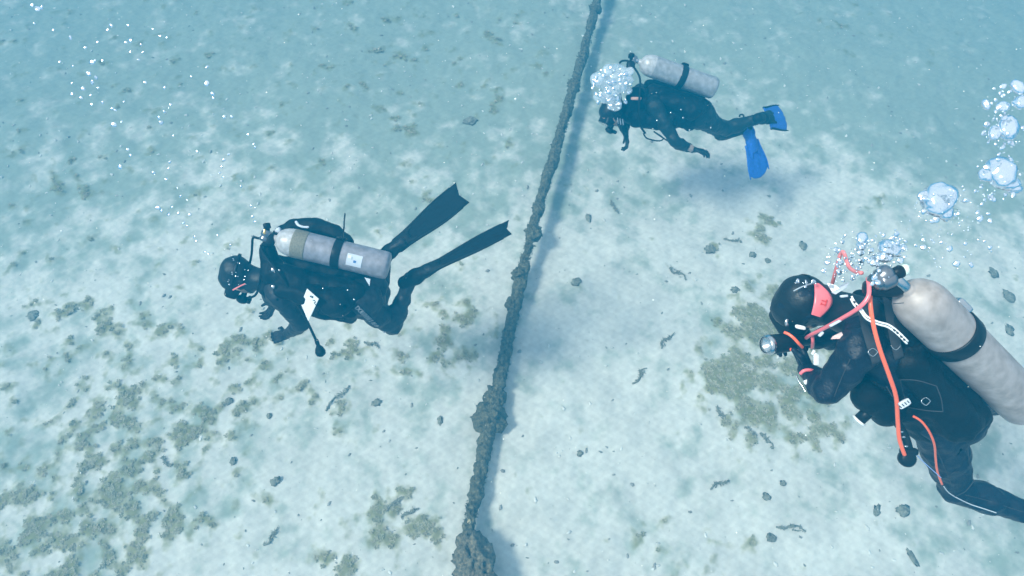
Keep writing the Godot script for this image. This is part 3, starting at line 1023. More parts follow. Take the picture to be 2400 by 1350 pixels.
func build_fin(root: Node3D, ankle: Vector3, dir: Vector3, normal: Vector3, length: float, w0: float, w1: float, notch: float, bend: float, blade_mat: Material, pocket_mat: Material, square := false) -> void:
	var d := dir.normalized()
	var n := perp(normal, d)
	var w := d.cross(n)
	var acc := fresh()
	skin(acc, [bone(ankle - d * 0.045, ankle + d * 0.04, 0.046, 0.05), bone(ankle + d * 0.04, ankle + d * 0.2, 0.05, 0.03), bone(ankle + d * 0.12 - w * 0.03, ankle + d * 0.26 - w * 0.045, 0.028, 0.012), bone(ankle + d * 0.12 + w * 0.03, ankle + d * 0.26 + w * 0.045, 0.028, 0.012), cut(ankle - d * 0.02 + n * 0.06, 0.035)], 0.008, 0.025)
	var fin := skinned(acc, "fin", pocket_mat, root)
	var root_at := ankle + d * 0.13
	var st := mb()
	var r := []
	var rows_n := 22
	for i in rows_n + 1:
		var u := float(i) / rows_n
		var width := lerpf(w0, w1, smoothstep(0.0, 0.75, u))
		if square: width *= 1.0 - 0.35 * smoothstep(0.86, 1.0, u)
		var th := lerpf(0.010, 0.003, u)
		var top := PackedVector3Array()
		var low := PackedVector3Array()
		for j in 11:
			var v := -1.0 + 0.2 * j
			var ext := notch * (absf(v) - 0.6) * smoothstep(0.8, 1.0, u) if notch > 0.0 else -0.02 * v * v * u
			var p := root_at + d * (u * length + ext) + w * v * width * 0.5 + n * (bend * u * u * length + 0.004 * cos(v * PI * 3.0) * (1.0 - absf(v)))
			top.append(p + n * th * 0.5)
			low.append(p - n * th * 0.5)
		low.reverse()
		top.append_array(low)
		if i == 0: r.append(flat_ring(root_at, 22))
		r.append(top)
	var last: PackedVector3Array = r[-1].duplicate()
	for j in 22: last[j] = (r[-1][j] + r[-1][21 - j]) * 0.5
	r.append(last)
	rows(st, r)
	part(st, "blade", blade_mat, fin)
	for e in [-1.0, 1.0]:
		var path := PackedVector3Array()
		for i in 15:
			var u := 0.92 * i / 14.0
			path.append(root_at + d * u * length + w * e * 0.5 * lerpf(w0, w1, smoothstep(0.0, 0.75, u)) + n * bend * u * u * length)
		st = mb()
		tube(st, path, 0.011, 0.005, 7)
		part(st, "rail", pocket_mat, fin)

func ring_band(st: SurfaceTool, c: Vector3, dir: Vector3, r: float, w: float, t: float) -> void:
	lathe(st, c, dir, [Vector2(r - 0.004, -w * 0.5), Vector2(r + t * 0.7, -w * 0.5), Vector2(r + t, -w * 0.44), Vector2(r + t, w * 0.44), Vector2(r + t * 0.7, w * 0.5), Vector2(r - 0.004, w * 0.5)], 40)

func build_tank(root: Node3D, base: Vector3, top: Vector3, r: float, paint: Material, dome_paint: Material, bands: Array, toward: Vector3) -> Dictionary:
	var a := (top - base).normalized()
	var L := base.distance_to(top)
	var st := mb()
	lathe(st, base, a, [Vector2(0, 0.004), Vector2(r * 0.75, 0.0), Vector2(r * 0.92, 0.006), Vector2(r * 0.985, 0.018), Vector2(r, 0.04), Vector2(r, L * 0.5), Vector2(r, L - 0.108)], 48)
	var body := part(st, "cylinder", paint, root)
	st = mb()
	lathe(st, base, a, [Vector2(r, L - 0.108), Vector2(r * 0.985, L - 0.085), Vector2(r * 0.93, L - 0.06), Vector2(r * 0.83, L - 0.038), Vector2(r * 0.68, L - 0.019), Vector2(r * 0.5, L - 0.006), Vector2(r * 0.34, L), Vector2(0.022, L + 0.004), Vector2(0.021, L + 0.022), Vector2(0, L + 0.022)], 48)
	part(st, "shoulder_dome", dome_paint, root)
	var n := perp(toward, a)
	for q in bands:
		st = mb()
		ring_band(st, base + a * L * q, a, r, 0.052, 0.006)
		var bd := part(st, "tank_band", M.black, root)
		st = mb()
		pill(st, base + a * L * q + n * (r + 0.01), a * 0.03, n * 0.009, a.cross(n) * 0.04, 0.4)
		part(st, "buckle", M.black, bd)
	var t := base + a * (L + 0.02)
	st = mb()
	lathe(st, t, a, [Vector2(0.0, -0.01), Vector2(0.019, -0.01), Vector2(0.021, 0.0), Vector2(0.019, 0.02), Vector2(0.017, 0.05), Vector2(0.012, 0.058), Vector2(0, 0.058)], 16)
	var valve := part(st, "valve", M.chrome, root)
	return {"a": a, "n": n, "t": t, "valve": valve, "w": a.cross(n), "body": body}

func knob(parent: Node3D, c: Vector3, dir: Vector3, r: float, long: float, m: Material, called := "valve_knob") -> MeshInstance3D:
	var st := mb()
	lathe(st, c, dir, [Vector2(0, 0), Vector2(r * 0.55, 0), Vector2(r * 0.6, long * 0.25), Vector2(r, long * 0.35), Vector2(r, long * 0.88), Vector2(r * 0.8, long), Vector2(0, long)], 20, 0.06)
	return part(st, called, m, parent)

func first_stage(root: Node3D, c: Vector3, dir: Vector3, size := 1.0) -> MeshInstance3D:
	var st := mb()
	var k := size
	lathe(st, c - dir.normalized() * 0.035 * k, dir, [Vector2(0, 0), Vector2(0.02, 0.0), Vector2(0.028, 0.006), Vector2(0.03, 0.02), Vector2(0.024, 0.03), Vector2(0.03, 0.036), Vector2(0.031, 0.06), Vector2(0.024, 0.072), Vector2(0, 0.074)], 20)
	var o := part(st, "first_stage", M.gunmetal, root)
	st = mb()
	var s := side_of(dir)
	pill(st, c + s * 0.012, dir.normalized() * 0.012 * k, s * 0.024 * k, dir.normalized().cross(s) * 0.012 * k, 0.4)
	part(st, "yoke", M.chrome, o)
	return o

func hose(root: Node, pts: Array, r: float, m: Material, called := "hose") -> MeshInstance3D:
	var st := mb()
	tube(st, smooth_path(pts, 8), r, r, 12)
	return part(st, called, m, root)

func lettering(text: String, where: Vector3, along: Vector3, outward: Vector3, height: float, m: Material, parent: Node, called := "lettering") -> void:
	var tm := TextMesh.new()
	tm.text = text
	tm.font_size = 32
	tm.pixel_size = height / 23.0
	tm.depth = 0.004
	tm.curve_step = 4.0
	var sf := SystemFont.new()
	sf.font_names = PackedStringArray(["Droid Sans"])
	sf.font_weight = 700
	tm.font = sf
	var o := hang(tm, called, m, parent)
	var x := along.normalized()
	var z := perp(outward, x)
	o.transform = Transform3D(Basis(x, z.cross(x), z), where + o.position)

func diver_one() -> void:
	var d := {
		"ls": at(655, 695, 4.2), "rs": at(640, 625, 4.42), "le": at(706, 760, 4.36), "re": at(632, 690, 4.68), "lw": at(672, 783, 4.56), "rw": at(640, 715, 4.86),
		"lh": at(845, 708, 4.24), "rh": at(858, 675, 4.4), "lk": at(920, 764, 4.5), "rk": at(888, 722, 4.72), "la": at(962, 655, 4.34), "ra": at(903, 598, 4.6),
		"head": at(562, 648, 4.3), "face": ax_r * -0.42 - ax_u * 0.86 + ax_f * 0.25, "crown": ax_r * -0.75 + ax_u * 0.5 - ax_f * 0.4, "back": at(790, 593, 4.12) - at(748, 672, 4.3),
		"suit": Color(0.012, 0.012, 0.016), "cell": 0.011,
	}
	d.lt = at(1010, 632, 4.28) - d.la
	d.rt = at(940, 572, 4.55) - d.ra
	d.hands = [[-ax_r * 0.9 - ax_u * 0.25 + ax_f * 0.3, ax_u * -0.6 + ax_f * 0.8, ax_u, 0.55], [ax_f * 0.5 - ax_u * 0.5 - ax_r * 0.4, -ax_r, ax_u, 0.6]]
	d.bare = [[at(954, 662, 4.27), 0.038]]
	var root := thing("person", "scuba diver in black with long black fins, a white slate and a grey tank", "person", d.lh, "scuba divers")
	build_body(d, root)
	build_mask(d, root, M.black, M.black, 0.02)
	hose(root, [at(546, 680, 4.14), at(560, 672, 4.13), at(575, 665, 4.14)], 0.0045, M.pink, "strap_edge")
	d.extra = [bone(at(650, 548, 4.28), at(685, 533, 4.3), 0.035, 0.05), bone(at(685, 533, 4.3), at(735, 530, 4.3), 0.05, 0.055), bone(at(735, 530, 4.3), at(785, 545, 4.28), 0.055, 0.05), bone(at(785, 545, 4.28), at(818, 568, 4.26), 0.05, 0.035), bone(at(735, 545, 4.32), at(760, 610, 4.32), 0.06, 0.06), bone(at(625, 585, 4.17), at(640, 635, 4.2), 0.05, 0.075), bone(at(640, 635, 4.2), at(700, 660, 4.18), 0.075, 0.08)]
	build_vest(d, root, M.vest, 1.05, 0.2)
	build_fin(root, d.la, at(1195, 528, 4.2) - d.la, ax_u * 0.8 - ax_r * 0.36 - ax_f * 0.56, 0.6, 0.1, 0.19, 0.025, -0.02, M.black_fin, M.rubber)
	build_fin(root, d.ra, at(1086, 452, 4.5) - d.ra, ax_u * 0.45 + ax_r * 0.15 - ax_f * 0.85, 0.55, 0.1, 0.18, 0.03, 0.02, M.black_fin, M.rubber)
	# lettering down the thigh
	var text := "DOWNWIND"
	for i in text.length():
		var px := 838.0 + 6.3 * i
		var py := 722.0 + 6.3 * i - 0.05 * i * i
		var here := on_body(d.bones, px, py, 0.01)
		var ahead := on_body(d.bones, px + 6.0, py + 6.0, 0.01)
		var below := on_body(d.bones, px - 5.0, py + 5.0, 0.01)
		lettering(text[i], here, ahead - here, (below - here).cross(ahead - here), 0.03, M.thigh_print, root)
	seam(root, d.bones, [[898, 777], [901, 780], [903, 778]], 0.003, M.print, "logo")
	# waist strap end and pocket
	var st := mb()
	strap(st, smooth_path([at(792, 715, 4.13), at(797, 735, 4.16), at(801, 750, 4.2)], 4), -ax_f, 0.026, 0.004)
	part(st, "strap_end", M.black, root)
	st = mb()
	pill(st, at(768, 716, 4.12), ax_r * 0.055, ax_f * 0.03, ax_u * 0.06, 0.5)
	part(st, "pocket", M.vest, root)
	st = mb()
	plate(st, [at(854, 650, 4.08), at(868, 654, 4.08), at(866, 670, 4.09)], -ax_f, 0.003)
	part(st, "tag", M.pale_tag, root)
	for q in [[640, 632, 4.1, 5], [654, 634, 4.09, 3], [640, 672, 4.08, 4], [757, 676, 4.06, 2], [830, 702, 4.06, 2], [815, 680, 4.08, 2]]:
		st = mb()
		pill(st, at(q[0], q[1], q[2]), ax_r * 0.0028 * q[3], ax_f * 0.004, ax_u * 0.0028 * q[3], 0.7, 8, 6)
		part(st, "ring", M.chrome, root)

	var tr := thing("scuba_tank", "grey tank with white sticker on the diver who has long black fins", "scuba tank", at(790, 593, 4.12), "scuba tanks on divers")
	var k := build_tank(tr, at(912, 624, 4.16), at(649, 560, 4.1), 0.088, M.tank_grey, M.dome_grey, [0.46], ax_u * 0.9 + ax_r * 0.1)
	st = mb()
	ring_band(st, at(912, 624, 4.16).lerp(at(649, 560, 4.1), 0.79), k.a, 0.088, 0.085, 0.002)
	part(st, "stained_band", M.stain, tr)
	st = mb()
	strap(st, smooth_path([at(802, 560, 4.02), at(806, 535, 4.05), at(807, 515, 4.07), at(809, 501, 4.09)], 4), ax_r, 0.02, 0.005)
	part(st, "band_tail", M.black, tr)
	st = mb()
	tube(st, smooth_path([at(694, 520, 4.05), at(700, 528, 4.03), at(712, 532, 4.03), at(724, 532, 4.03)], 4), 0.009, 0.006, 8)
	part(st, "carry_handle", M.pale_tag, tr)
	# sticker bent round the cylinder
	var ax: Vector3 = k.a
	var pb := at(912, 624, 4.16)
	var c0: Vector3 = pb + ax * (at(832, 613, 4.1) - pb).dot(ax)
	var mid: Vector3 = perp(at(832, 616, 4.0) - c0, ax)
	var oth := ax.cross(mid)
	for lay in [[0.0, 0.0, 0.047, 0.42, 0.0025, M.pale_tag, "sticker"], [-0.005, -0.06, 0.008, 0.08, 0.0042, M.blue_ink, "sticker_print"], [0.03, 0.2, 0.01, 0.09, 0.0042, M.white, "sticker_print"], [0.016, 0.12, 0.003, 0.1, 0.0044, M.print, "sticker_print"]]:
		st = mb()
		var r := []
		for i in 9:
			var ang: float = lay[1] + lay[3] * (i / 4.0 - 1.0)
			var rad: float = 0.088 + lay[4]
			var rd := mid * cos(ang) + oth * sin(ang)
			r.append(PackedVector3Array([c0 + ax * (lay[0] - lay[2]) + rd * rad, c0 + ax * (lay[0] + lay[2]) + rd * rad]))
		rows(st, r, false)
		part(st, lay[6], lay[5], tr)
	var fs := first_stage(tr, at(622, 553, 4.08), ax_u * 0.8 + ax_r * 0.3)
	st = mb()
	pill(st, at(630, 562, 4.09), ax_r * 0.035, ax_u * 0.04, ax_f * 0.03, 0.6)
	part(st, "regulator_guard", M.black, fs)
	knob(tr, at(628, 542, 4.08), ax_u * 0.9 - ax_r * 0.2, 0.022, 0.05, M.black)
	knob(tr, at(645, 541, 4.1), ax_r * 0.8 + ax_u * 0.2, 0.016, 0.035, M.pale_tag, "dust_cap")
	st = mb()
	pill(st, at(620, 543, 4.05), ax_u * 0.018, ax_f * 0.006, ax_r * 0.008, 0.6)
	part(st, "brass_plug", M.brass, fs)
	hose(tr, [at(618, 562, 4.1), at(604, 558, 4.1), at(593, 558, 4.12), at(591, 575, 4.16), at(589, 600, 4.24), at(580, 640, 4.36), at(568, 690, 4.38)], 0.0075, M.rubber)
	hose(tr, [at(620, 568, 4.1), at(612, 580, 4.1), at(625, 605, 4.1), at(660, 650, 4.08), at(690, 700, 4.12), at(716, 746, 4.16), at(742, 800, 4.22)], 0.0085, M.rubber)
	var cc := build_second_stage(d, tr, M.black)
	hose(tr, [at(622, 575, 4.12), at(612, 640, 4.2), at(600, 690, 4.3), cc], 0.0075, M.rubber)
	# gauge console at the end of the dangling hose
	var cg := at(752, 825, 4.24)
	var cd := (at(752, 829, 4.25) - at(742, 800, 4.22)).normalized()
	st = mb()
	lathe(st, at(741, 796, 4.22), cd, [Vector2(0, 0), Vector2(0.012, 0), Vector2(0.014, 0.02), Vector2(0.012, 0.04), Vector2(0.026, 0.062), Vector2(0.033, 0.085), Vector2(0.03, 0.105), Vector2(0.014, 0.118), Vector2(0, 0.12)], 18)
	var con := part(st, "gauge_console", M.black, tr)
	st = mb()
	lathe(st, cg - ax_f * 0.028, -ax_f, [Vector2(0.024, 0.0), Vector2(0.024, 0.006), Vector2(0, 0.007)], 18)
	part(st, "gauge_glass", M.rubber, con)

	# slate
	var q0 := at(720, 677, 4.03)
	var q1 := at(747, 701, 4.0)
	var q2 := at(723, 752, 4.12)
	var q3 := at(706, 712, 4.1)
	var sl := thing("dive_slate", "bright white plastic slate with dark marks on a diver's arm", "slate", q0)
	var nn := (q1 - q0).cross(q2 - q0).normalized()
	if nn.dot(ax_f) > 0.0: nn = -nn
	st = mb()
	plate(st, [q0, q1, q2, q3], nn, 0.005)
	part(st, "board", M.white, sl)
	var ex := (q1 - q0) / 27.0
	var ey := (q2 - q0) / 75.0
	for line in [[[7, 12], [11, 9], [15, 9], [12, 11], [8, 13]], [[14, 17], [18, 15], [20, 18], [17, 21], [21, 24]], [[9, 12], [14, 12]]]:
		var pts := []
		for w in line: pts.append(q0 + ex * w[0] + ey * (w[1] - w[0] * 0.25) + nn * 0.004)
		hose(sl, pts, 0.0022, M.ink, "ink_mark")

func diver_two() -> void:
	var d := {
		"ls": at(1535, 250, 5.58), "rs": at(1500, 215, 5.88), "le": at(1582, 332, 5.62), "re": at(1462, 285, 6.0), "lw": at(1622, 350, 5.7), "rw": at(1466, 312, 5.92),
		"lh": at(1632, 275, 5.68), "rh": at(1638, 258, 5.86), "lk": at(1700, 302, 5.92), "rk": at(1690, 312, 6.1), "la": at(1782, 277, 5.84), "ra": at(1752, 302, 6.02),
		"head": at(1438, 262, 5.75), "face": ax_r * -0.5 - ax_u * 0.8 + ax_f * 0.15, "crown": ax_r * -0.6 + ax_u * 0.6 - ax_f * 0.5, "back": at(1593, 178, 5.52) - at(1570, 245, 5.68),
		"suit": Color(0.01, 0.013, 0.014), "cell": 0.012,
	}
	d.lt = ax_r * 0.6 + ax_u * 0.35 + ax_f * 0.5
	d.rt = ax_r * 0.3 - ax_u * 0.75 + ax_f * 0.3
	d.hands = [[ax_r * 0.95 - ax_u * 0.1 + ax_f * 0.2, -ax_u, -ax_f, 0.5], [-ax_u * 0.9 + ax_r * 0.2 + ax_f * 0.1, ax_r * -1.0, -ax_f, 0.75]]
	d.bare = [[at(1618, 348, 5.67), 0.035]]
	var root := thing("person", "scuba diver with bright blue fins and a face hidden in bubbles", "person", d.lh, "scuba divers")
	build_body(d, root)
	build_mask(d, root, M.black, M.black, 0.025)
	d.extra = [bone(at(1492, 278, 5.66), at(1570, 285, 5.66), 0.075, 0.08), bone(at(1490, 225, 5.7), at(1480, 270, 5.72), 0.08, 0.08)]
	build_vest(d, root, M.vest, 1.1, 0.19)
	build_fin(root, d.la, ax_r * 0.66 + ax_u * 0.16 + ax_f * 0.6, ax_r * 0.55 + ax_u * 0.25 - ax_f * 0.8, 0.34, 0.2, 0.25, 0.0, 0.0, M.blue_fin, M.rubber, true)
	build_fin(root, d.ra, ax_r * 0.27 - ax_u * 0.62 + ax_f * 0.2, ax_r * 0.25 + ax_u * 0.2 - ax_f * 0.9, 0.34, 0.15, 0.24, 0.0, -0.05, M.blue_fin, M.blue_fin, true)
	var st := mb()
	pill(st, at(1491, 231, 5.48), ax_r * 0.045, ax_f * 0.01, ax_u * 0.012, 0.5)
	part(st, "tag", mat(0.75, 0.42, 0.33, 0.5), root)
	for q in [[1447, 276], [1453, 278], [1459, 279]]:
		st = mb()
		strap(st, smooth_path([at(q[0], q[1], 5.6), at(q[0] + 2, q[1] + 14, 5.62)], 3), -ax_f, 0.008, 0.004)
		part(st, "stripe", M.print, root)
	# pocket strap under the waist
	hose(root, [at(1508, 312, 5.66), at(1516, 324, 5.68), at(1540, 330, 5.7), at(1552, 328, 5.7), at(1553, 322, 5.7), at(1535, 310, 5.68)], 0.006, M.rubber, "strap_loop")
	hose(root, [at(1532, 308, 5.66), at(1552, 322, 5.66), at(1575, 336, 5.64)], 0.006, M.rubber, "lanyard")
	hose(root, [at(1733, 274, 5.78), at(1735, 269, 5.78), at(1741, 269, 5.78), at(1744, 275, 5.78)], 0.007, M.rubber, "pull_tab")
	for q in [[1572, 264], [1601, 276], [1596, 257], [1540, 282], [1616, 305], [1666, 299]]:
		st = mb()
		pill(st, at(q[0], q[1], 5.5), ax_r * 0.008, ax_f * 0.006, ax_u * 0.008, 0.7, 8, 6)
		part(st, "ring", M.chrome, root)

	var tr := thing("scuba_tank", "pale tank with a highlight painted into its dome on the blue-finned diver", "scuba tank", at(1593, 178, 5.5), "scuba tanks on divers")
	var base := at(1676, 208, 5.58)
	var top := at(1502, 146, 5.5)
	build_tank(tr, base, top, 0.09, M.tank_white, M.dome_grey, [0.46], ax_u)  # dome colour lighter than the cylinder: its highlight is painted in
	var fs := first_stage(tr, at(1484, 142, 5.5), ax_u * 0.8 + ax_r * 0.3)
	knob(tr, at(1480, 140, 5.48), ax_u, 0.026, 0.05, M.black)
	st = mb()
	pill(st, at(1478, 155, 5.5), ax_r * 0.035, ax_u * 0.045, ax_f * 0.035, 0.6)
	part(st, "regulator_guard", M.black, fs)
	hose(tr, [at(1482, 148, 5.5), at(1466, 142, 5.5), at(1452, 150, 5.52), at(1456, 190, 5.6), at(1448, 250, 5.66), at(1436, 285, 5.72)], 0.0085, M.rubber)
	build_second_stage(d, tr, M.black)
	hose(tr, [at(1484, 155, 5.5), at(1500, 185, 5.48), at(1498, 240, 5.46), at(1500, 290, 5.56), at(1512, 312, 5.66)], 0.0085, M.rubber)

func diver_three() -> void:
	var d := {
		"ls": at(2015, 820, 2.27), "rs": at(2062, 712, 2.58), "le": at(1942, 915, 2.35), "re": at(1975, 785, 2.85), "lw": at(1893, 868, 2.52), "rw": at(1895, 800, 2.8),
		"lh": at(2190, 975, 2.48), "rh": at(2235, 915, 2.66), "lk": at(2240, 1142, 2.76), "rk": at(2395, 930, 3.0), "la": at(2470, 1225, 2.74), "ra": at(2500, 800, 3.1),
		"head": at(1884, 714, 2.58), "hood": 0.93, "face": ax_r * -0.3 - ax_u * 0.72 + ax_f * 0.62, "crown": ax_r * -0.85 + ax_u * 0.1 - ax_f * 0.3, "back": at(2270, 815, 2.28) - at(2125, 860, 2.45),
		"suit": Color(0.005, 0.008, 0.022), "cell": 0.009,
	}
	d.lt = ax_r * 0.8 + ax_u * 0.1 - ax_f * 0.3
	d.rt = ax_r * 0.8 + ax_u * 0.4
	d.hands = [[-ax_r * 0.25 + ax_u * 0.8 + ax_f * 0.25, -ax_r * 0.9 + ax_f * 0.3, ax_u * 0.3 - ax_f, 0.75], [-ax_r * 0.9 + ax_u * 0.05 - ax_f * 0.2, ax_u * -0.9, -ax_f, 0.75]]
	var root := thing("person", "scuba diver with orange hoses and a coral mask strap holding a torch", "person", d.lh, "scuba divers")
	build_body(d, root)
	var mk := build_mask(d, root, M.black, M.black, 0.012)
	# glints on the mask, painted in as small pale and chrome pieces
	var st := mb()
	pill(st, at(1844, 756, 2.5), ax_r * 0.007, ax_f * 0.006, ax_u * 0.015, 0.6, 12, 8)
	part(st, "mask_edge_glint", M.chrome, mk)
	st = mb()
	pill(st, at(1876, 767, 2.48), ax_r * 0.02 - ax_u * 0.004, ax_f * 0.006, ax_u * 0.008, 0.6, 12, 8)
	part(st, "mask_glint", M.white, mk)
	build_vest(d, root, M.vest, 1.0, 0.18)
	build_fin(root, d.la, d.lt, -ax_f, 0.5, 0.12, 0.2, 0.02, 0.04, M.black_fin, M.rubber)
	build_fin(root, d.ra, d.rt, -ax_f, 0.5, 0.12, 0.2, 0.02, 0.04, M.black_fin, M.rubber)
	# broad coral neoprene strap cover on the back of the hood
	st = mb()
	var hc: Vector3 = at(1890, 708, 2.55)
	var r := []
	for i in 13:
		var u := i / 12.0
		var row := PackedVector3Array()
		for j in 9:
			var v := j / 8.0
			var left := Vector2(1909.0 - 7.0 * u * u + 2.0 * sin(u * PI), 663.0 + 74.0 * u)
			var rightx := Vector2(1918.0 + 33.0 * sin(PI * clampf(u * 0.95 + 0.02, 0, 1)) + 2.0 * u, 664.0 + 80.0 * u)
			var q := left.lerp(rightx, v)
			var ray := (at(q.x, q.y, 2.5) - EYE).normalized()
			var oc := EYE - hc
			var bb := oc.dot(ray)
			var disc := bb * bb - oc.length_squared() + 0.113 * 0.113
			var tt := -bb - sqrt(maxf(disc, 0.0))
			row.append(EYE + ray * tt)
		r.append(row)
	var inner := []
	for row in r:
		var p := PackedVector3Array()
		for e in row: p.append(e + (hc - e) * 0.06)
		inner.append(p)
	var loop_rows := []
	for i in r.size():
		var p: PackedVector3Array = r[i].duplicate()
		var q: PackedVector3Array = inner[i].duplicate()
		q.reverse()
		p.append_array(q)
		loop_rows.append(p)
	rows(st, loop_rows)
	var cover := part(st, "strap_cover", M.coral, mk)
	var mid_row: PackedVector3Array = r[7]
	lettering("TI", mid_row[4] + (mid_row[4] - hc).normalized() * 0.002, r[9][4] - r[6][4], mid_row[4] - hc, 0.02, M.red_ink, cover)
	st = mb()
	tube(st, smooth_path([at(1860, 682, 2.46), at(1880, 672, 2.44), at(1904, 664, 2.45)], 4), 0.0025, 0.0025, 6)
	part(st, "hood_seam", M.print, root)
	# patches and tapes on the vest
	st = mb()
	plate(st, [at(1938, 663, 2.45), at(1958, 668, 2.44), at(1968, 676, 2.43), at(1950, 684, 2.44), at(1945, 676, 2.44)], -ax_f, 0.004)
	part(st, "patch", M.white, root)
	st = mb()
	plate(st, [at(1949, 686, 2.44), at(1972, 668, 2.43), at(1990, 661, 2.44), at(1983, 674, 2.42), at(1958, 690, 2.42)], -ax_f, 0.004)
	part(st, "patch", M.pale_tag, root)
	lettering("01", at(1949, 671, 2.43), at(1960, 674, 2.43) - at(1949, 671, 2.43), -ax_f, 0.012, M.print, root)
	for tape in [[[1995, 697], [2003, 712], [2018, 727], [2032, 745], [2058, 757], [2082, 764], [2104, 780], [2127, 803]]]:
		for side in [-1.0, 1.0]:
			var pts := []
			for q in tape: pts.append(at(q[0] - side * 1.1, q[1] + side * 2.8, 2.12))
			st = mb()
			tube(st, smooth_path(pts, 4), 0.0032, 0.0032, 7)
			part(st, "striped_tape", M.white, root)
		var pc := []
		for q in tape: pc.append(at(q[0], q[1], 2.125))
		st = mb()
		tube(st, smooth_path(pc, 4), 0.004, 0.004, 6)
		part(st, "tape_core", M.ink, root)
		for q in [[2096, 774], [2103, 780], [2112, 789], [2119, 796], [2002, 708], [2008, 718]]:
			st = mb()
			pill(st, at(q[0], q[1], 2.118), ax_r * 0.004 - ax_u * 0.003, ax_f * 0.002, ax_r * 0.002 + ax_u * 0.003, 0.5, 8, 6)
			part(st, "tape_print", M.ink, root)
	st = mb()
	plate(st, [at(1952, 788, 2.3), at(1972, 778, 2.29), at(1979, 794, 2.28), at(1960, 794, 2.29), at(1947, 795, 2.3)], -ax_f, 0.004)
	part(st, "patch", mat(0.75, 0.5, 0.47, 0.5), root)
	for q in [[1978, 694, 9, 3, 0.1], [1958, 757, 16, 3, 0.5], [1924, 783, 7, 3, 0.8], [2120, 945, 14, 8, 0.5], [2120, 952, 12, 2, 0.5]]:
		st = mb()
		var dx := (ax_r * cos(q[4]) + ax_u * sin(q[4]))
		var dy := (ax_u * cos(q[4]) - ax_r * sin(q[4]))
		pill(st, at(q[0], q[1], 2.2), dx * q[2] / FOCAL * 2.2, ax_f * 0.006, dy * q[3] / FOCAL * 2.2, 0.4, 12, 8)
		part(st, "reflective_tag", M.pale_tag, root)
	for i in 4:
		st = mb()
		strap(st, PackedVector3Array([at(2108 + i * 6, 951 - i * 4, 2.19), at(2113 + i * 6, 956 - i * 4, 2.19)]), -ax_f, 0.003, 0.002)
		part(st, "tag_print", M.ink, root)
	for line in [[[2015, 790], [1998, 830], [1975, 880], [1955, 930]], [[2175, 1010], [2198, 1060], [2218, 1105], [2232, 1140]], [[2262, 1000], [2268, 1050], [2272, 1090]], [[2262, 1160], [2310, 1172], [2360, 1188], [2398, 1200]], [[2218, 1120], [2240, 1106], [2268, 1112]], [[2235, 1165], [2262, 1152], [2282, 1128]]]:
		seam(root, d.bones, line, 0.0015, M.seam, "suit_seam")
	for line in [[[2110, 890], [2150, 892], [2195, 905]], [[2110, 890], [2118, 925], [2130, 955]], [[2195, 905], [2206, 935], [2210, 965]], [[2130, 955], [2170, 962], [2210, 965]], [[2060, 860], [2075, 900], [2092, 930]]]:
		seam(root, d.vest_bones, line, 0.0018, M.seam, "vest_seam", 0.012)
	for line in [[[2078, 700], [2086, 740], [2096, 790], [2108, 840]], [[2020, 720], [2026, 760], [2040, 800], [2056, 850]]]:
		var pts := []
		for q in line: pts.append(on_body(d.vest_bones + d.bones, q[0], q[1], 0.014))
		st = mb()
		strap(st, smooth_path(pts, 5), -ax_f, 0.034, 0.005)
		part(st, "shoulder_webbing", M.webbing, root)
	for q in [[2100, 810], [2046, 825], [2170, 940]]:
		var c := on_body(d.vest_bones + d.bones, q[0], q[1], 0.018)
		st = mb()
		tube(st, smooth_path([c + ax_r * 0.016, c + ax_u * 0.012, c - ax_r * 0.016, c - ax_u * 0.014, c + ax_r * 0.016], 5), 0.002, 0.002, 6)
		part(st, "d_ring", M.chrome, root)
	# belly pocket, dump valve and weight pouch under the arm
	var acc := fresh()
	skin(acc, [bone(at(2035, 930, 2.42), at(2080, 955, 2.46), 0.05, 0.06), bone(at(2020, 905, 2.4), at(2025, 940, 2.44), 0.03, 0.035), bone(at(2080, 955, 2.46), at(2130, 940, 2.48), 0.06, 0.06)], 0.008, 0.03, 0.008)
	skinned(acc, "weight_pocket", M.vest, root)
	var da := (at(2008, 990, 2.46) - at(2038, 962, 2.44)).normalized()
	st = mb()
	lathe(st, at(2040, 960, 2.44), da, [Vector2(0, 0), Vector2(0.022, 0), Vector2(0.022, 0.055), Vector2(0, 0.056)], 18)
	var dv := part(st, "light_holder", M.black, root)
	st = mb()
	lathe(st, at(2040, 960, 2.44), da, [Vector2(0.022, 0.052), Vector2(0.026, 0.053), Vector2(0.027, 0.058), Vector2(0.024, 0.061), Vector2(0, 0.061)], 20)
	part(st, "pale_rim", M.white, dv)
	# wing flap corners below the tank
	st = mb()
	plate(st, [at(2200, 850, 2.36), at(2275, 880, 2.4), at(2318, 916, 2.42), at(2280, 912, 2.44), at(2210, 900, 2.44)], -ax_f, 0.012)
	part(st, "vest_flap", M.vest, root)
	st = mb()
	plate(st, [at(2220, 890, 2.44), at(2275, 912, 2.46), at(2308, 944, 2.48), at(2278, 952, 2.5), at(2215, 940, 2.5)], -ax_f, 0.012)
	part(st, "vest_flap", M.vest, root)
	# trouser piping, knee tag, cords
	hose(root, [at(2140, 975, 2.36), at(2160, 988, 2.36), at(2178, 1012, 2.38), at(2190, 1042, 2.42), at(2193, 1075, 2.5), at(2197, 1105, 2.56), at(2208, 1135, 2.62)], 0.0042, M.orange, "bungee")
	hose(root, [at(2126, 1048, 2.36), at(2142, 1060, 2.37), at(2165, 1083, 2.45), at(2206, 1120, 2.56)], 0.0016, M.cord, "cord")
	hose(root, [at(2212, 1140, 2.65), at(2228, 1158, 2.68), at(2270, 1180, 2.7), at(2305, 1192, 2.69), at(2335, 1202, 2.68)], 0.0022, M.print, "piping")
	st = mb()
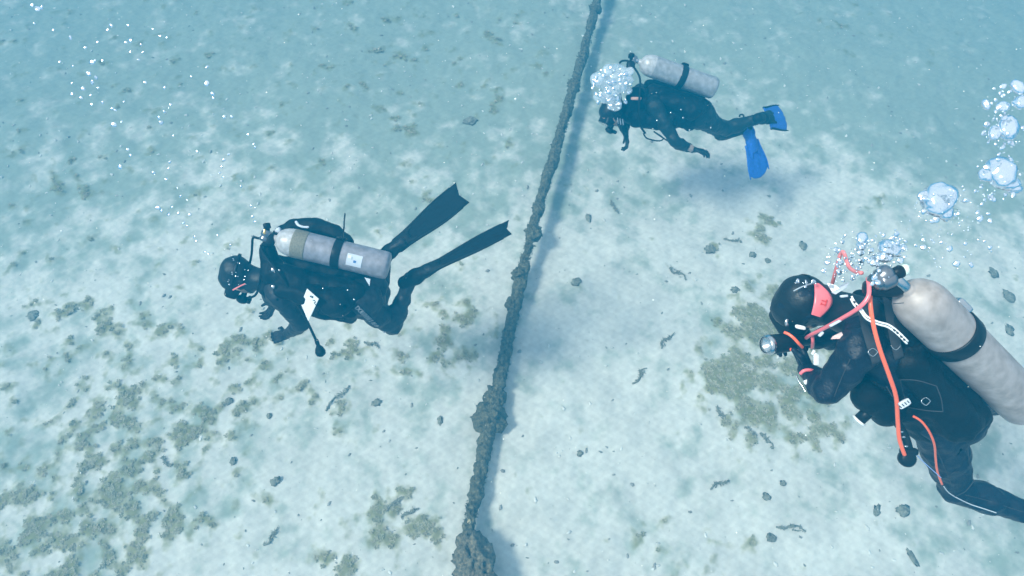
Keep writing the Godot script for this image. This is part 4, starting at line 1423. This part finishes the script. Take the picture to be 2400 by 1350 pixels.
	pill(st, at(2255, 1145, 2.685), ax_r * 0.009, ax_f * 0.006, ax_u * 0.013, 0.6, 10, 8)
	part(st, "knee_tag", M.orange, root)
	# wrist straps and instruments
	hose(root, [at(1876, 876, 2.44), at(1884, 869, 2.43), at(1896, 867, 2.43), at(1906, 869, 2.44)], 0.006, M.coral, "wrist_band")
	for q in [[1913, 843, 6, 13, 0.0, 2.42], [1890, 895, 6, 5, 0.4, 2.42], [1915, 878, 4, 5, 0.0, 2.42], [1906, 826, 3, 6, -0.5, 2.42], [1911, 832, 3, 5, -0.5, 2.42]]:
		st = mb()
		pill(st, at(q[0], q[1], q[5]), (ax_r * cos(q[4]) + ax_u * sin(q[4])) * q[2] / FOCAL * 2.42, ax_f * 0.005, (ax_u * cos(q[4]) - ax_r * sin(q[4])) * q[3] / FOCAL * 2.42, 0.3, 12, 8)
		part(st, "wrist_buckle", M.white, root)
	hose(root, [at(1866, 880, 2.45), at(1872, 893, 2.44), at(1880, 905, 2.43), at(1888, 918, 2.42)], 0.003, M.chrome, "glove_edge")

	# tank
	var tr := thing("scuba_tank", "sand-coloured tank with a wide black band on the diver with orange hoses", "scuba tank", at(2270, 815, 2.28), "scuba tanks on divers")
	var base := at(2404, 952, 2.47)
	var top := at(2128, 682, 2.13)
	var k := build_tank(tr, base, top, 0.085, M.tank_sand, M.tank_sand, [], ax_u)
	st = mb()
	ring_band(st, base.lerp(top, 0.66), k.a, 0.085, 0.06, 0.007)
	var bd := part(st, "tank_band", M.black, tr)
	st = mb()
	pill(st, at(2256, 716, 2.2), (ax_r - ax_u).normalized() * 0.03, ax_f * 0.02, (ax_r + ax_u).normalized() * 0.012, 0.4)
	part(st, "buckle", M.chrome, bd)
	hose(tr, [at(2094, 712, 2.04), at(2105, 711, 2.025), at(2118, 710, 2.01)], 0.0012, M.ink, "scratch")
	st = mb()
	strap(st, PackedVector3Array([at(2196, 674, 2.17), at(2204, 682, 2.18), at(2213, 692, 2.18)]), (ax_r + ax_u).normalized(), 0.02, 0.004)
	part(st, "strap_tab", M.black, tr)
	var fs := first_stage(tr, at(2066, 650, 2.1), ax_r * 0.7 + ax_u * 0.6, 1.1)
	st = mb()
	lathe(st, at(2058, 664, 2.1), ax_r * 0.9 + ax_u * 0.35, [Vector2(0, 0), Vector2(0.024, 0.0), Vector2(0.03, 0.01), Vector2(0.03, 0.04), Vector2(0.026, 0.05), Vector2(0.018, 0.056), Vector2(0, 0.056)], 18)
	part(st, "turret", M.gunmetal, fs)
	knob(tr, at(2082, 650, 2.1), ax_r * 0.85 + ax_u * 0.45, 0.021, 0.05, M.black)
	knob(tr, at(2110, 634, 2.1), ax_r * 0.95 + ax_u * 0.2, 0.018, 0.022, mat(0.75, 0.85, 0.75, 0.4), "knob_cap")
	st = mb()
	pill(st, at(2070, 675, 2.14), ax_r * 0.06, ax_u * 0.03, ax_f * 0.04, 0.6)
	part(st, "valve_cover", M.black, tr)
	hose(tr, [at(2034, 652, 2.12), at(2037, 672, 2.1), at(2034, 697, 2.09), at(2012, 722, 2.11), at(1970, 748, 2.2), at(1930, 770, 2.32), at(1900, 785, 2.42), at(1890, 792, 2.5)], 0.0068, M.coral)
	hose(tr, [at(2040, 690, 2.13), at(2040, 715, 2.12), at(2047, 762, 2.12), at(2062, 818, 2.13), at(2084, 880, 2.16), at(2100, 930, 2.2), at(2104, 985, 2.26), at(2108, 1030, 2.3), at(2120, 1066, 2.33)], 0.0068, M.orange)
	hose(tr, [at(2020, 640, 2.24), at(2006, 637, 2.28), at(1992, 628, 2.32), at(1984, 612, 2.34), at(1980, 598, 2.36), at(1975, 590, 2.38), at(1969, 598, 2.4), at(1963, 620, 2.43), at(1956, 645, 2.48), at(1950, 668, 2.54), at(1946, 690, 2.6)], 0.0068, M.pink)
	hose(tr, [at(1903, 782, 2.43), at(1905, 800, 2.45), at(1904, 815, 2.5)], 0.006, M.coral)
	# spare second stage hanging at the hip
	var oc := at(2124, 1074, 2.36)
	st = mb()
	lathe(st, oc + ax_f * 0.02, -ax_f, [Vector2(0, 0), Vector2(0.02, 0), Vector2(0.027, 0.01), Vector2(0.03, 0.025), Vector2(0.028, 0.036), Vector2(0.02, 0.042), Vector2(0, 0.044)], 22)
	var oct := part(st, "spare_second_stage", M.black, tr)
	st = mb()
	pill(st, at(2130, 1058, 2.36), ax_r * 0.03, ax_f * 0.02, ax_u * 0.014, 0.6)
	part(st, "exhaust_tee", M.black, oct)
	hose(tr, [at(2098, 985, 2.38), at(2112, 1005, 2.37), at(2124, 1030, 2.36), at(2130, 1052, 2.36)], 0.014, M.rubber, "retractor")
	for q in [[2113, 1012], [2118, 1024], [2124, 1046]]:
		st = mb()
		pill(st, at(q[0], q[1], 2.335), ax_r * 0.006, ax_f * 0.004, ax_u * 0.004, 0.6, 8, 6)
		part(st, "clip", M.chrome, oct)
	build_second_stage(d, tr, M.coral)

	# torch in the hand
	var ta := at(1872, 800, 2.56)
	var tb := at(1800, 808, 2.5)
	var td := (tb - ta).normalized()
	var tl := ta.distance_to(tb)
	var to := thing("dive_torch", "black dive torch with glassy bezel and orange lanyard in a diver's hand", "torch", ta)
	st = mb()
	lathe(st, ta, td, [Vector2(0, -0.06), Vector2(0.018, -0.058), Vector2(0.02, -0.04), Vector2(0.022, 0.0), Vector2(0.03, 0.03), Vector2(0.036, 0.06), Vector2(0.037, tl - 0.012), Vector2(0.032, tl - 0.008)], 26)
	part(st, "torch_body", M.black, to)
	st = mb()
	lathe(st, ta, td, [Vector2(0.032, tl - 0.012), Vector2(0.037, tl - 0.012), Vector2(0.039, tl - 0.004), Vector2(0.037, tl + 0.008), Vector2(0.031, tl + 0.012)], 26)
	part(st, "bezel", M.chrome, to)
	st = mb()
	lathe(st, ta, td, [Vector2(0.031, tl + 0.008), Vector2(0.02, tl + 0.014), Vector2(0, tl + 0.017)], 26)
	part(st, "lens", M.glass, to)
	st = mb()
	lathe(st, ta, td, [Vector2(0.033, tl - 0.004), Vector2(0.018, tl - 0.02), Vector2(0, tl - 0.026)], 26)
	part(st, "reflector", M.chrome, to)
	hose(to, [at(1838, 779, 2.46), at(1848, 783, 2.45), at(1860, 792, 2.44), at(1872, 805, 2.44), at(1881, 814, 2.46)], 0.0055, M.orange, "lanyard")
	hose(to, [at(1853, 819, 2.5), at(1860, 820, 2.49), at(1868, 823, 2.49)], 0.006, M.orange, "lanyard")

# ---------------------------------------------------------------- bubbles
var bubble_shapes := []
var cap_shapes := []

func bubble_mesh(seed_: float, nu: int, nv: int, flat: float, hollow: float, wob: float) -> ArrayMesh:
	var st := mb()
	var r := []
	for i in nv + 1:
		var v := -PI / 2 + PI * i / nv
		var ring := PackedVector3Array()
		for j in nu:
			var a := TAU * j / nu
			var d := Vector3(cos(v) * cos(a), sin(v), cos(v) * sin(a))
			var q := 1.0 + wob * lump.get_noise_3d(d.x * 0.9 + seed_, d.y * 0.9, d.z * 0.9) + 0.3 * wob * lump.get_noise_3d(d.x * 3.0 + seed_, d.y * 3.0, d.z * 3.0)
			var y := d.y * flat
			if d.y < 0.0: y = d.y * flat * 0.5 + hollow * (1.0 - cos(v)) * flat
			ring.append(Vector3(d.x, y, d.z) * q)
		r.append(ring)
	rows(st, r)
	st.generate_normals()
	st.index()
	return st.commit()

var fine := {}

func bubble(px: float, py: float, dist: float, size_px: float, label: String, group: String, big := false, least := 0.0) -> void:
	var c := at(px, py, dist)
	var s := size_px * 0.5 / FOCAL * dist
	# flat sides tilted towards sun and camera, shaped so small bubbles glint
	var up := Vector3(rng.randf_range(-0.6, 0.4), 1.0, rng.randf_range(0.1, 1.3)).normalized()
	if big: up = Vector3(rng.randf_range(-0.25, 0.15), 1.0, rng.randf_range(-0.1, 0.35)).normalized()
	var x := side_of(up).rotated(up, rng.randf() * TAU)
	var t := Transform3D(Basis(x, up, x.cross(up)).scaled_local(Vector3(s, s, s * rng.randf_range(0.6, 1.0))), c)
	if size_px < least:
		if not fine.has(group): fine[group] = []
		fine[group].append(t)
		return
	var o := MeshInstance3D.new()
	o.name = numbered("bubble")
	var shapes := cap_shapes if big else bubble_shapes
	o.mesh = shapes[rng.randi() % shapes.size()]
	o.material_override = M.bubble_clear if big or (size_px > 9.0 and rng.randf() < 0.5) else M.bubble
	if big and dist > 5.0: o.material_override = M.froth
	add_child(o)
	o.transform = t
	tag(o, label, "bubble", group)

func fine_bubbles(group: String, label: String) -> void:
	var l: Array = fine.get(group, [])
	if l.is_empty(): return
	var mm := MultiMesh.new()
	mm.transform_format = MultiMesh.TRANSFORM_3D
	mm.mesh = bubble_shapes[0].duplicate()
	mm.mesh.surface_set_material(0, M.bubble)
	mm.instance_count = l.size()
	for i in l.size(): mm.set_instance_transform(i, l[i])
	var mi := MultiMeshInstance3D.new()
	mi.multimesh = mm
	mi.name = numbered("fine_bubbles")
	add_child(mi)
	tag(mi, label, "bubbles")
	mi.set_meta("kind", "stuff")

const LEFT_TRAIL := [
	[88, 20, 16], [75, 12, 12], [98, 18, 13], [80, 55, 8], [125, 70, 9], [165, 88, 14], [260, 60, 14], [252, 70, 10], [305, 96, 14], [300, 60, 8], [295, 100, 10], [330, 105, 8], [335, 122, 8],
	[305, 122, 7], [325, 140, 8], [358, 68, 8], [375, 84, 9], [390, 87, 8], [200, 112, 10], [228, 98, 9], [216, 146, 16], [222, 142, 10], [240, 142, 8], [208, 173, 14], [225, 182, 12], [216, 193, 14],
	[170, 155, 10], [168, 195, 8], [195, 208, 12], [168, 220, 11], [190, 228, 12], [212, 224, 9], [230, 206, 10], [215, 245, 8], [240, 240, 11], [263, 255, 10], [270, 258, 10], [290, 238, 8], [267, 293, 18],
	[285, 285, 8], [140, 144, 8], [340, 193, 12], [385, 205, 11], [485, 157, 12], [484, 196, 18], [498, 220, 13], [448, 180, 7], [372, 277, 12], [378, 288, 13], [385, 262, 8], [400, 245, 8], [395, 253, 8],
	[405, 318, 8], [525, 275, 11], [543, 274, 9], [580, 315, 8], [594, 338, 10], [598, 345, 9], [525, 375, 10], [520, 390, 9], [536, 362, 8], [515, 405, 9], [522, 415, 8], [281, 392, 16], [305, 364, 10],
	[300, 350, 9], [360, 405, 11], [398, 380, 9], [395, 395, 8], [390, 420, 8], [415, 440, 8], [423, 460, 9], [438, 468, 7], [370, 487, 14], [378, 493, 12], [402, 485, 9], [395, 502, 11], [418, 500, 9], [445, 503, 9],
	[430, 522, 9], [438, 530, 8], [455, 555, 9], [460, 565, 8], [480, 590, 11], [488, 595, 8], [510, 550, 7], [540, 574, 9], [565, 437, 9], [588, 483, 8], [592, 508, 9], [597, 519, 9], [598, 487, 6], [500, 230, 8], [462, 355, 9],
]

func build_bubbles() -> void:
	for i in 5: bubble_shapes.append(bubble_mesh(i * 7.3, 14, 10, 0.34, 0.0, 0.3))
	for i in 5: cap_shapes.append(bubble_mesh(50.0 + i * 5.1, 36, 22, 0.6, 0.45, 0.15))
	# trail rising from the slate diver towards the surface
	for q in LEFT_TRAIL:
		var t := clampf((640.0 - q[1]) / 640.0, 0.0, 1.0)
		bubble(q[0], q[1], lerpf(4.15, 2.9, t), q[2] * 0.85, "small bright bubble in the trail above the slate diver's head", "trail of bubbles above the slate diver")
	for i in 18:
		bubble(558 + rng.randf_range(-24, 26), 638 + rng.randf_range(-32, 30), 4.08 + rng.randf() * 0.04, rng.randf_range(2, 4), "tiny bubble clinging to the slate diver's black hood", "bubbles on the black hood", false, 99.0)
	# cloud round the upper diver's head
	for q in [[1448, 175, 62], [1418, 195, 52], [1432, 225, 50], [1465, 190, 40], [1408, 230, 40], [1470, 212, 26], [1400, 185, 34], [1450, 205, 46], [1425, 165, 34], [1475, 168, 26], [1440, 245, 36]]:
		bubble(q[0], q[1], 5.35 + rng.randf() * 0.12, q[2], "large silvery bubble massed over the blue-finned diver's head", "bubbles over the blue-finned diver", true)
	for i in 70:
		var a := rng.randf() * TAU
		var rr := sqrt(rng.randf())
		bubble(1436 + cos(a) * 48 * rr, 206 + sin(a) * 52 * rr, 5.28 + rng.randf() * 0.08, 4.0 + 11.0 * pow(rng.randf(), 2.0), "small silvery bubble in the cloud over the blue-finned diver", "small bubbles over the blue-finned diver", false, 8.0)
	# plume from the diver with orange hoses
	for q in [[2200, 468, 92, 2.0], [2168, 462, 40, 2.0], [2210, 490, 60, 2.0], [2345, 405, 80, 1.85], [2360, 430, 60, 1.85], [2310, 410, 36, 1.85], [2362, 302, 66, 1.75], [2330, 312, 40, 1.75], [2385, 205, 40, 1.7], [2350, 250, 34, 1.72], [2310, 245, 30, 1.75], [2395, 240, 44, 1.7], [2020, 560, 38, 2.2], [2083, 582, 52, 2.15], [2075, 600, 40, 2.15], [2018, 575, 30, 2.2], [2050, 610, 26, 2.2], [2375, 440, 40, 1.85]]:
		bubble(q[0], q[1], q[3], q[2], "big cap-shaped bubble in the plume above the orange-hosed diver", "large bubbles above the orange-hosed diver", true)
	var centres := [[2200, 490, 60, 36, 2.0, 26], [2340, 415, 55, 60, 1.86, 34], [2350, 300, 50, 50, 1.76, 26], [2370, 230, 50, 40, 1.72, 20], [2070, 585, 60, 40, 2.16, 40], [2000, 580, 60, 40, 2.22, 22], [2150, 560, 90, 60, 2.1, 22], [2270, 480, 70, 60, 1.95, 20], [1975, 620, 50, 40, 2.24, 34], [2045, 650, 40, 20, 2.03, 8], [2240, 580, 90, 60, 2.02, 14], [1890, 664, 30, 8, 2.36, 5]]
	for q in centres:
		for i in int(q[5] * 1.9):
			var a := rng.randf() * TAU
			var rr := sqrt(rng.randf())
			bubble(q[0] + cos(a) * q[2] * rr, q[1] + sin(a) * q[3] * rr, q[4] + rng.randf_range(-0.05, 0.05), 3.0 + 14.0 * pow(rng.randf(), 3.2), "small round bubble in the plume above the orange-hosed diver", "small bubbles above the orange-hosed diver", false, 8.2)
	fine_bubbles("bubbles on the black hood", "tiny bubbles clinging to the slate diver's black hood")
	fine_bubbles("small bubbles over the blue-finned diver", "froth of tiny bubbles over the blue-finned diver's head")
	fine_bubbles("small bubbles above the orange-hosed diver", "fine bubbles among the plume above the orange-hosed diver")
	# fine drifting specks in the water
	var st := mb()
	pill(st, Vector3.ZERO, Vector3(0.0016, 0, 0), Vector3(0, 0.0013, 0), Vector3(0, 0, 0.0016), 1.0, 6, 4)
	st.generate_normals()
	var sm := st.commit()
	sm.surface_set_material(0, M.snow)
	var mm := MultiMesh.new()
	mm.transform_format = MultiMesh.TRANSFORM_3D
	mm.mesh = sm
	mm.instance_count = 420
	for i in 420:
		var dd := rng.randf_range(1.6, 5.0)
		mm.set_instance_transform(i, Transform3D(Basis().scaled(Vector3.ONE * rng.randf_range(0.5, 1.3)), at(rng.randf() * 2400, rng.randf() * 1350, dd)))
	mm.set_instance_transform(0, Transform3D(Basis().scaled(Vector3.ONE * 4.5), at(1208, 232, 3.6)))
	mm.set_instance_transform(1, Transform3D(Basis().scaled(Vector3.ONE * 3.0), at(700, 34, 3.6)))
	mm.set_instance_transform(2, Transform3D(Basis().scaled(Vector3.ONE * 3.5), at(144, 541, 3.4)))
	mm.set_instance_transform(3, Transform3D(Basis().scaled(Vector3.ONE * 3.0), at(1534, 514, 3.4)))
	var mi := MultiMeshInstance3D.new()
	mi.multimesh = mm
	mi.name = "drifting_specks"
	add_child(mi)
	tag(mi, "fine pale specks drifting in the water", "particles")
	mi.set_meta("kind", "stuff")

# ---------------------------------------------------------------- assembly
func _ready() -> void:
	var p := deg_to_rad(PITCH)
	ax_f = Vector3(0, sin(p), -cos(p))
	ax_u = Vector3(0, cos(p), sin(p))
	var cam := Camera3D.new()
	cam.name = "camera"
	cam.fov = rad_to_deg(2.0 * atan(675.0 / FOCAL))
	cam.near = 0.05
	cam.far = 400.0
	cam.position = EYE
	cam.rotation = Vector3(p, 0, 0)
	add_child(cam)
	cam.current = true
	var env := Environment.new()
	env.background_mode = Environment.BG_SKY
	var sky := Sky.new()
	var sm := ProceduralSkyMaterial.new()
	sm.sky_top_color = Color(0.93, 0.97, 0.99)
	sm.sky_horizon_color = Color(0.8, 0.9, 0.94)
	sm.ground_horizon_color = Color(0.3, 0.55, 0.7)
	sm.ground_bottom_color = Color(0.25, 0.45, 0.55)
	sm.sky_energy_multiplier = 1.0
	sky.sky_material = sm
	env.sky = sky
	env.background_energy_multiplier = 1.0
	env.tonemap_mode = Environment.TONE_MAPPER_LINEAR
	env.tonemap_exposure = 1.22
	env.fog_enabled = true
	env.fog_density = 0.07
	env.fog_light_color = Color(0.09, 0.68, 0.91)
	env.sdfgi_enabled = true
	env.ssao_enabled = true
	env.ssil_enabled = true
	var we := WorldEnvironment.new()
	we.name = "world_environment"
	we.environment = env
	add_child(we)
	var sun := DirectionalLight3D.new()
	sun.name = "sun"
	sun.light_energy = 1.5
	sun.light_angular_distance = 12.0
	sun.light_color = Color(0.97, 1.0, 0.96)
	sun.shadow_enabled = true
	add_child(sun)
	sun.look_at_from_position(Vector3.ZERO, Vector3(0.99, -1.37, -0.3), Vector3.UP)
	rng.seed = 20240
	wrinkle.seed = 3
	wrinkle.frequency = 9.0
	wrinkle.fractal_octaves = 2
	lump.seed = 8
	lump.frequency = 1.0
	lump.fractal_octaves = 3
	dune.seed = 14
	dune.frequency = 0.35
	dune.fractal_octaves = 2
	ripple.seed = 15
	ripple.frequency = 2.4
	ripple.fractal_octaves = 3
	turf_a.seed = 16
	turf_a.frequency = 1.9
	turf_a.fractal_octaves = 4
	turf_b.seed = 17
	turf_b.frequency = 4.6
	turf_b.fractal_octaves = 4
	turf_c.seed = 18
	turf_c.frequency = 0.11
	turf_c.fractal_octaves = 4
	film_dim_noise.seed = 19
	film_dim_noise.frequency = 1.8
	film_dim_noise.fractal_octaves = 5
	film_dim_noise.fractal_gain = 0.52
	for b in BLOTCH:
		var c := above(b[0], b[1], 0.0)
		var dist := (c - EYE).dot(ax_f)
		var rad: float = b[2] / FOCAL * dist
		blots.append([c.x, c.z, 1.0 / (rad * rad), b[3]])
	for b in FILM_AND_DIMMING:
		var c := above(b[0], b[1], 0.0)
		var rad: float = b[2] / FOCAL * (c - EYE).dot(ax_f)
		films_and_dimming.append([c.x, c.z, 1.0 / (rad * rad), b[3]])
	make_materials()
	build_seabed()
	build_pipe()
	build_stones()
	diver_one()
	diver_two()
	diver_three()
	build_bubbles()
